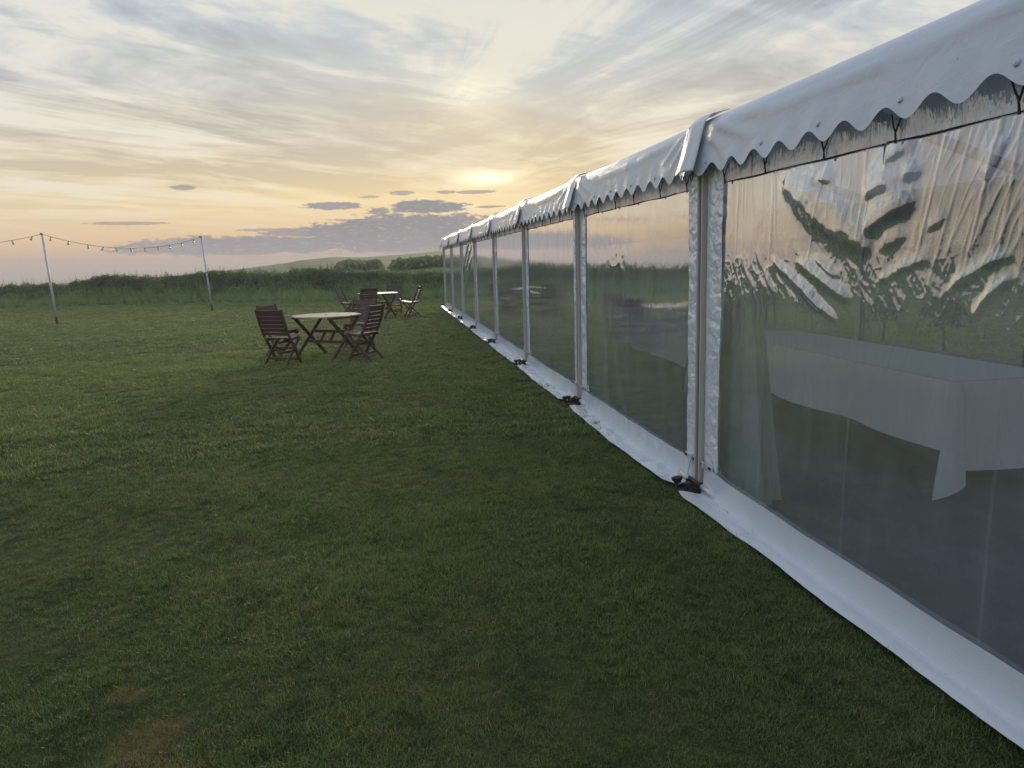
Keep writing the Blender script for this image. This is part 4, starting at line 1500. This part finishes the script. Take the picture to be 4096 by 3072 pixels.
def blue_sheet():
    n1, n2 = 26, 14
    U, T = np.meshgrid(np.linspace(-1, 1, n1), np.linspace(-1, 1, n2))
    x = X0 + 0.16 + 0.10 * T + 0.02 * fbm(U * 2, T * 2, 5, 2)
    y = 4.36 + 0.24 * U + 0.02 * fbm(U * 3, T * 2, 6, 2)
    z = 0.014 + 0.055 * np.clip(1 - U ** 2 - T ** 2, 0, 1) ** 0.6 * (1 + 0.6 * fbm(U * 4, T * 4, 8, 3))
    o = obj('folded_sheet', grid_mesh('folded_sheet', np.stack([x, y, z], -1), M['blue']))
    tag(o, 'crumpled blue sheet on the carpet at the foot of the nearest drape', 'sheet')


blue_sheet()


# ------------------------------------------------------------------ young trees behind the marquee
def sapling(x, y, h, label, seed):
    t = empty('young_tree', (x, y, 0))
    tag(t, label, 'tree', 'young trees in a row behind the marquee')
    rg = random.Random(seed)
    b = MB()
    lean = (rg.uniform(-.05, .05), rg.uniform(-.05, .05))
    b.tube([(0, 0, -0.02), (lean[0] * .4, lean[1] * .4, h * 0.35), (lean[0], lean[1], h * 0.8)], [0.022, 0.017, 0.008], 7)
    for _ in range(7):
        a, z = rg.uniform(0, 6.28), h * rg.uniform(0.40, 0.7)
        r_ = h * rg.uniform(0.15, 0.28)
        b.tube([(lean[0] * z / h, lean[1] * z / h, z), (r_ * math.cos(a), r_ * math.sin(a), z + r_ * 0.6)], [0.008, 0.003], 5)
    b.build('trunk', M['earth'], t)
    c = leaf_mesh('crown_%d' % seed, 420, h * 0.30, h * 0.30, 0.075, M['sapling'], 0)
    c.name = 'crown'
    o = obj('crown', c, t)
    o.location = (lean[0], lean[1], h * 0.56)
    c2 = leaf_mesh('crown_low_%d' % seed, 160, h * 0.24, h * 0.22, 0.07, M['sapling'], 0)
    c2.name = 'crown'
    o = obj('crown', c2, t)
    o.location = (rg.uniform(-.1, .1), rg.uniform(-.1, .1), h * 0.42)


for x, y, h, lab, sd_ in ((7.95, 9.9, 1.05, 'small leafy tree seen through the nearest clear wall, nearest of its row', 1), (7.95, 11.3, 1.0, 'slim small tree through the nearest clear wall, second nearest of its row', 2),
                          (8.1, 13.7, 0.95, 'small tree through the clear wall, third of the row behind the marquee', 3), (8.3, 15.9, 0.95, 'small tree farthest off in the row behind the marquee', 4)):
    sapling(x, y, h, lab, sd_)

# ------------------------------------------------------------------ garden furniture
def chair_proto():
    t = empty('folding_chair')
    W2 = 0.225
    SW = 0.034
    back = [(0.200, 0.0), (0.085, 0.20), (-0.035, 0.385), (-0.105, 0.50), (-0.165, 0.64), (-0.215, 0.78), (-0.250, 0.895)]
    for s in (-1, 1):
        b = MB()
        b.bar([(s * (W2 + 0.004), y, z) for y, z in back], 0.026, 0.040, (1, 0, 0))
        b.build('back_leg', M['wood'], t, False, 0.003)
    for s in (-1, 1):
        b = MB()
        b.bar([(s * (W2 - 0.028), 0.235, 0.432), (s * (W2 - 0.028), 0.03, 0.225), (s * (W2 - 0.028), -0.195, 0.0)], 0.024, 0.042, (1, 0, 0))
        b.build('seat_leg', M['wood'], t, False, 0.003)
        b = MB()
        b.bar([(s * (W2 - 0.056), 0.255, 0.432), (s * (W2 - 0.056), 0.05, 0.405), (s * (W2 - 0.056), -0.15, 0.415)], 0.022, 0.036, (1, 0, 0))
        b.build('seat_rail', M['wood'], t, False, 0.003)
    # seat slats, slightly dished
    sl = MB()
    sl.box((0, 0, 0), (2 * W2 - 0.055, 0.043, 0.014))
    sl_me = sl.mesh('seat_slat', M['seat'])
    for k in range(8):
        q = k / 7
        y = 0.255 - q * 0.385
        z = 0.462 - 0.030 * math.sin(math.pi * min(1, q * 0.95)) - 0.012 * q
        o = obj('seat_slat', sl_me, t, 0.003)
        o.location = (0, y, z)
        o.rotation_euler = (0.10 * math.cos(math.pi * q) + 0.03, 0, 0)
    # back slats; the top one is wider
    bs = MB()
    bs.box((0, 0, 0), (2 * W2 - 0.016, 0.014, 0.0535))
    bs_me = bs.mesh('back_slat', M['wood'])
    zs = np.linspace(0.505, 0.505 + 4 * 0.0625, 5)
    yb = [p[0] for p in back]
    zb = [p[1] for p in back]
    for z in zs:
        y = np.interp(z, zb, yb)
        o = obj('back_slat', bs_me, t, 0.003)
        o.location = (0, y, z)
        o.rotation_euler = (R(19), 0, 0)
    tr = MB()
    tr.box((0, 0, 0), (2 * W2 - 0.016, 0.018, 0.092))
    o = tr.build('top_rail', M['wood'], t, False, 0.004)
    o.location = (0, np.interp(0.836, zb, yb), 0.836)
    o.rotation_euler = (R(17), 0, 0)
    for nm, y, z, w in (('stretcher', -0.085, 0.115, 2 * W2 - 0.08), ('stretcher', 0.145, 0.085, 2 * W2 - 0.03), ('stretcher', 0.10, 0.26, 2 * W2 - 0.09)):
        b = MB()
        b.box((0, y, z), (w, 0.018, 0.036))
        b.build(nm, M['wood'], t, False, 0.003)
    return t


def copy_tree(o, parent=None):
    c = o.copy()
    COL.objects.link(c)
    c.parent = parent
    for ch in o.children:
        copy_tree(ch, c)
    return c


chair0 = chair_proto()
CH = [(-1.72, 12.43, 28, 'dark slatted folding chair with its back to the camera, left of the nearer table'),
      (-1.88, 13.62, 122, 'dark slatted folding chair mostly hidden behind another chair, left of the nearer table'),
      (-0.40, 12.68, -61, 'dark slatted folding chair seen from behind at the right of the nearer table'),
      (-0.56, 14.55, 205, 'purplish brown folding chair facing the camera on the far side of the nearer table'),
      (-1.20, 23.0, 108, 'folding chair at the left of the farther table, facing right'),
      (-0.60, 21.6, -20, 'folding chair whose back stands in front of the farther table top'),
      (0.17, 23.95, 185, 'folding chair facing the camera behind the farther table'),
      (0.67, 22.33, -75, 'folding chair seen side on, right of the farther table near the marquee')]
for i, (x, y, az, lab) in enumerate(CH):
    o = chair0 if i == 0 else copy_tree(chair0)
    o.location = (x, y, 0.0)
    o.rotation_euler = (R((0, 0.5, -0.4, 0.3, 0.6, -0.5, 0.2, 0.4)[i]), 0, -R(az))
    tag(o, lab, 'chair', 'wooden folding chairs around the lawn tables')


def table_proto():
    t = empty('garden_table')
    H = 0.715
    # X legs: two frames facing along local x, each of two crossed legs
    for s in (-1, 1):
        for k in (-1, 1):
            b = MB()
            x = s * (0.375 + 0.014 * k)
            b.bar([(x, -k * 0.385, 0.0), (x, k * 0.36, H - 0.05)], 0.026, 0.052, (1, 0, 0))
            b.build('leg', M['wood'], t, False, 0.003)
        b = MB()
        b.box((s * 0.375, 0, H - 0.036), (0.060, 0.80, 0.036))
        b.build('bearer', M['wood'], t, False, 0.003)
    for y, z in ((0.085, 0.43), (-0.085, 0.27)):
        b = MB()
        b.box((0, y, z), (0.70, 0.022, 0.050))
        b.build('stretcher', M['wood'], t, False, 0.003)
    for x in (-0.10, 0.10):
        b = MB()
        b.bar([(x, 0.075, 0.43), (x, -0.075, 0.27)], 0.05, 0.018, (1, 0, 0))
        b.build('spacer', M['wood'], t, False, 0.003)
    # octagonal top of narrow boards, turned against the frames; a rim of boards follows the edge
    top_rot = R(-38)
    A = 0.545                       # apothem
    c8, s8 = math.cos(top_rot), math.sin(top_rot)

    def oct_half(x, a):
        """half width of the octagon at x"""
        x = abs(x)
        k = a * math.tan(R(22.5))
        return a if x <= k else max(0.0, a - (x - k))
    nbd = 11
    bw = 2 * A / nbd
    for j in range(nbd):
        y0 = -A + j * bw + 0.0022
        y1 = -A + (j + 1) * bw - 0.0022
        x0, x1 = oct_half(y0, A - 0.002), oct_half(y1, A - 0.002)
        zt, zb = 0.0 + random.uniform(-0.0006, 0.0006), -0.018
        e = 0.075                   # cross boards close both ends
        kmid = A * math.tan(R(22.5))
        lim = A - e
        xa0, xa1 = min(x0, lim), min(x1, lim)
        P = []
        for z in (zb, zt):
            for (xx, yy) in ((-xa0, y0), (xa0, y0), (xa1, y1), (-xa1, y1)):
                P.append((xx * c8 - yy * s8, xx * s8 + yy * c8, H + z))
        b = MB()
        b.add(P, [(3, 2, 1, 0), (4, 5, 6, 7), (0, 1, 5, 4), (1, 2, 6, 5), (2, 3, 7, 6), (3, 0, 4, 7)])
        b.build('top_board', M['top'], t)
    for s in (-1, 1):
        k = A * math.tan(R(22.5))
        e = 0.073
        P = []
        for z in (-0.018, 0.0):
            for (xx, yy) in ((s * (A - e), -(k + e) + 0.003), (s * A, -k), (s * A, k), (s * (A - e), (k + e) - 0.003)):
                P.append((xx * c8 - yy * s8, xx * s8 + yy * c8, H + z + 0.0012))
        b = MB()
        f = [(3, 2, 1, 0), (4, 5, 6, 7), (0, 1, 5, 4), (1, 2, 6, 5), (2, 3, 7, 6), (3, 0, 4, 7)]
        b.add(P, f if s > 0 else [q[::-1] for q in f])
        b.build('end_board', M['tip'], t)
    b = MB()
    b.tube([(0, 0, H + 0.0005), (0, 0, H + 0.004)], 0.026, 14)
    b.build('parasol_hole_cap', M['groove'], t)
    return t


tb = table_proto()
tb.location = (-1.055, 13.28, 0)
tb.rotation_euler = (0, 0, R(90 - 125))
tag(tb, 'octagonal wooden folding table with crossed legs, the nearer and larger looking one on the lawn', 'table', 'octagonal wooden tables on the lawn')
tb2 = copy_tree(tb)
tb2.location = (-0.30, 22.45, 0)
tb2.rotation_euler = (0, 0, R(90 - 118))
tag(tb2, 'octagonal wooden folding table standing farther off, close to the long grass', 'table')


# ------------------------------------------------------------------ festoon poles and lights
POLES = [((-13.3, 20.2, 0), (-13.38, 20.2, 2.65)), ((-9.75, 24.54, 0), (-9.88, 24.55, 2.655)), ((-6.30, 29.0, 0), (-6.47, 29.02, 2.645))]
PL = ['white festoon pole out at the left end of the lights', 'white leaning pole with dark foot carrying the string lights, left of the other pole',
      'white leaning pole with dark foot and a cable coil, behind the garden tables']
for i, (a, c) in enumerate(POLES):
    t = empty('festoon_pole', a)
    tag(t, PL[i], 'pole', 'white poles carrying the string lights')
    d = Vector(c) - Vector(a)
    b = MB()
    b.tube([d * 0.085, d * 0.5, d * 1.0], [0.032, 0.030, 0.028], 12)
    b.build('shaft', M['pole'], t, True)
    b = MB()
    b.tube([d * -0.01, d * 0.0, d * 0.088, d * 0.09], [0.042, 0.040, 0.040, 0.034], 12)
    b.build('ground_sleeve', M['steel'], t, True)
    b = MB()
    b.tube([d * 0.995, d * 1.0 + Vector((0, 0, 0.012)), d * 1.0 + Vector((0, 0, 0.022))], [0.034, 0.034, 0.018], 12)
    b.build('cap', M['pole'], t, True)
    b = MB()
    b.tube([d * 1.0 + Vector((-0.05, 0, 0.0)), d * 1.0 + Vector((-0.02, -0.03, 0.03)), d * 1.0 + Vector((0.03, -0.035, 0.0))], 0.012, 6)
    b.build('hook', M['cord'], t)
    if i == 2:
        b = MB()
        m = d * 0.50
        for r_ in (0.075, 0.085):
            b.tube([m + Vector((r_ * math.cos(q), -0.04, r_ * math.sin(q) * 1.1)) for q in np.linspace(0, 6.283, 20)], 0.006, 5, False)
        b.build('cable_coil', M['cord'], t)

sock = MB()
sock.tube([(0, 0, 0.0), (0, 0, -0.012), (0, 0, -0.045)], [0.010, 0.014, 0.014], 8)
sock_me = sock.mesh('socket', M['cord'], True)
bl = MB()
bl.tube([(0, 0, -0.042), (0, 0, -0.055), (0, 0, -0.080), (0, 0, -0.100), (0, 0, -0.118), (0, 0, -0.126)], [0.014, 0.020, 0.031, 0.033, 0.023, 0.006], 10)
bl_me = bl.mesh('bulb', M['bulb'], True)
FL = ['sagging string of bulbs between the two leaning poles', 'string of bulbs running out of the picture on the left']
for i, (pa, pb, sag, nb) in enumerate(((POLES[1][1], POLES[2][1], 0.40, 11), (POLES[0][1], POLES[1][1], 0.36, 10))):
    a, c = Vector(pa), Vector(pb)
    t = empty('string_lights', (a + c) / 2)
    tag(t, FL[i], 'string lights', 'festoon light strings')
    o0 = (a + c) / 2

    def at(q):
        p = a.lerp(c, q)
        p.z -= sag * 4 * q * (1 - q)
        return p - o0
    b = MB()
    b.tube([at(q) for q in np.linspace(0, 1, 40)], 0.006, 6)
    b.build('cable', M['cord'], t, True)
    for k in range(nb):
        q = 0.055 + (k + random.uniform(-0.12, 0.12)) * 0.89 / (nb - 1)
        p = at(q)
        so_ = obj('socket', sock_me, t)
        so_.location = p
        so_.rotation_euler = (random.uniform(-0.3, 0.3), random.uniform(-0.5, 0.5), 0)
        obj('bulb', bl_me, so_)


# ------------------------------------------------------------------ evening haze over the cliff top
def build_haze():
    b = MB()
    b.box((0, 900, -12.8), (5400, 3800, 38.4))          # z from -32 to +6.4, closed, round everything built
    o = b.build('haze', None)
    m, t = new_mat('thin_haze')
    v = t.node('ShaderNodeVolumePrincipled')
    v.inputs['Color'].default_value = (0.93, 0.88, 0.84, 1)
    v.inputs['Density'].default_value = 0.0013
    v.inputs['Anisotropy'].default_value = 0.12
    out = t.node('ShaderNodeOutputMaterial')
    t.l.new(v.outputs[0], out.inputs['Volume'])
    o.data.materials.append(m)
    o['kind'] = 'stuff'


build_haze()
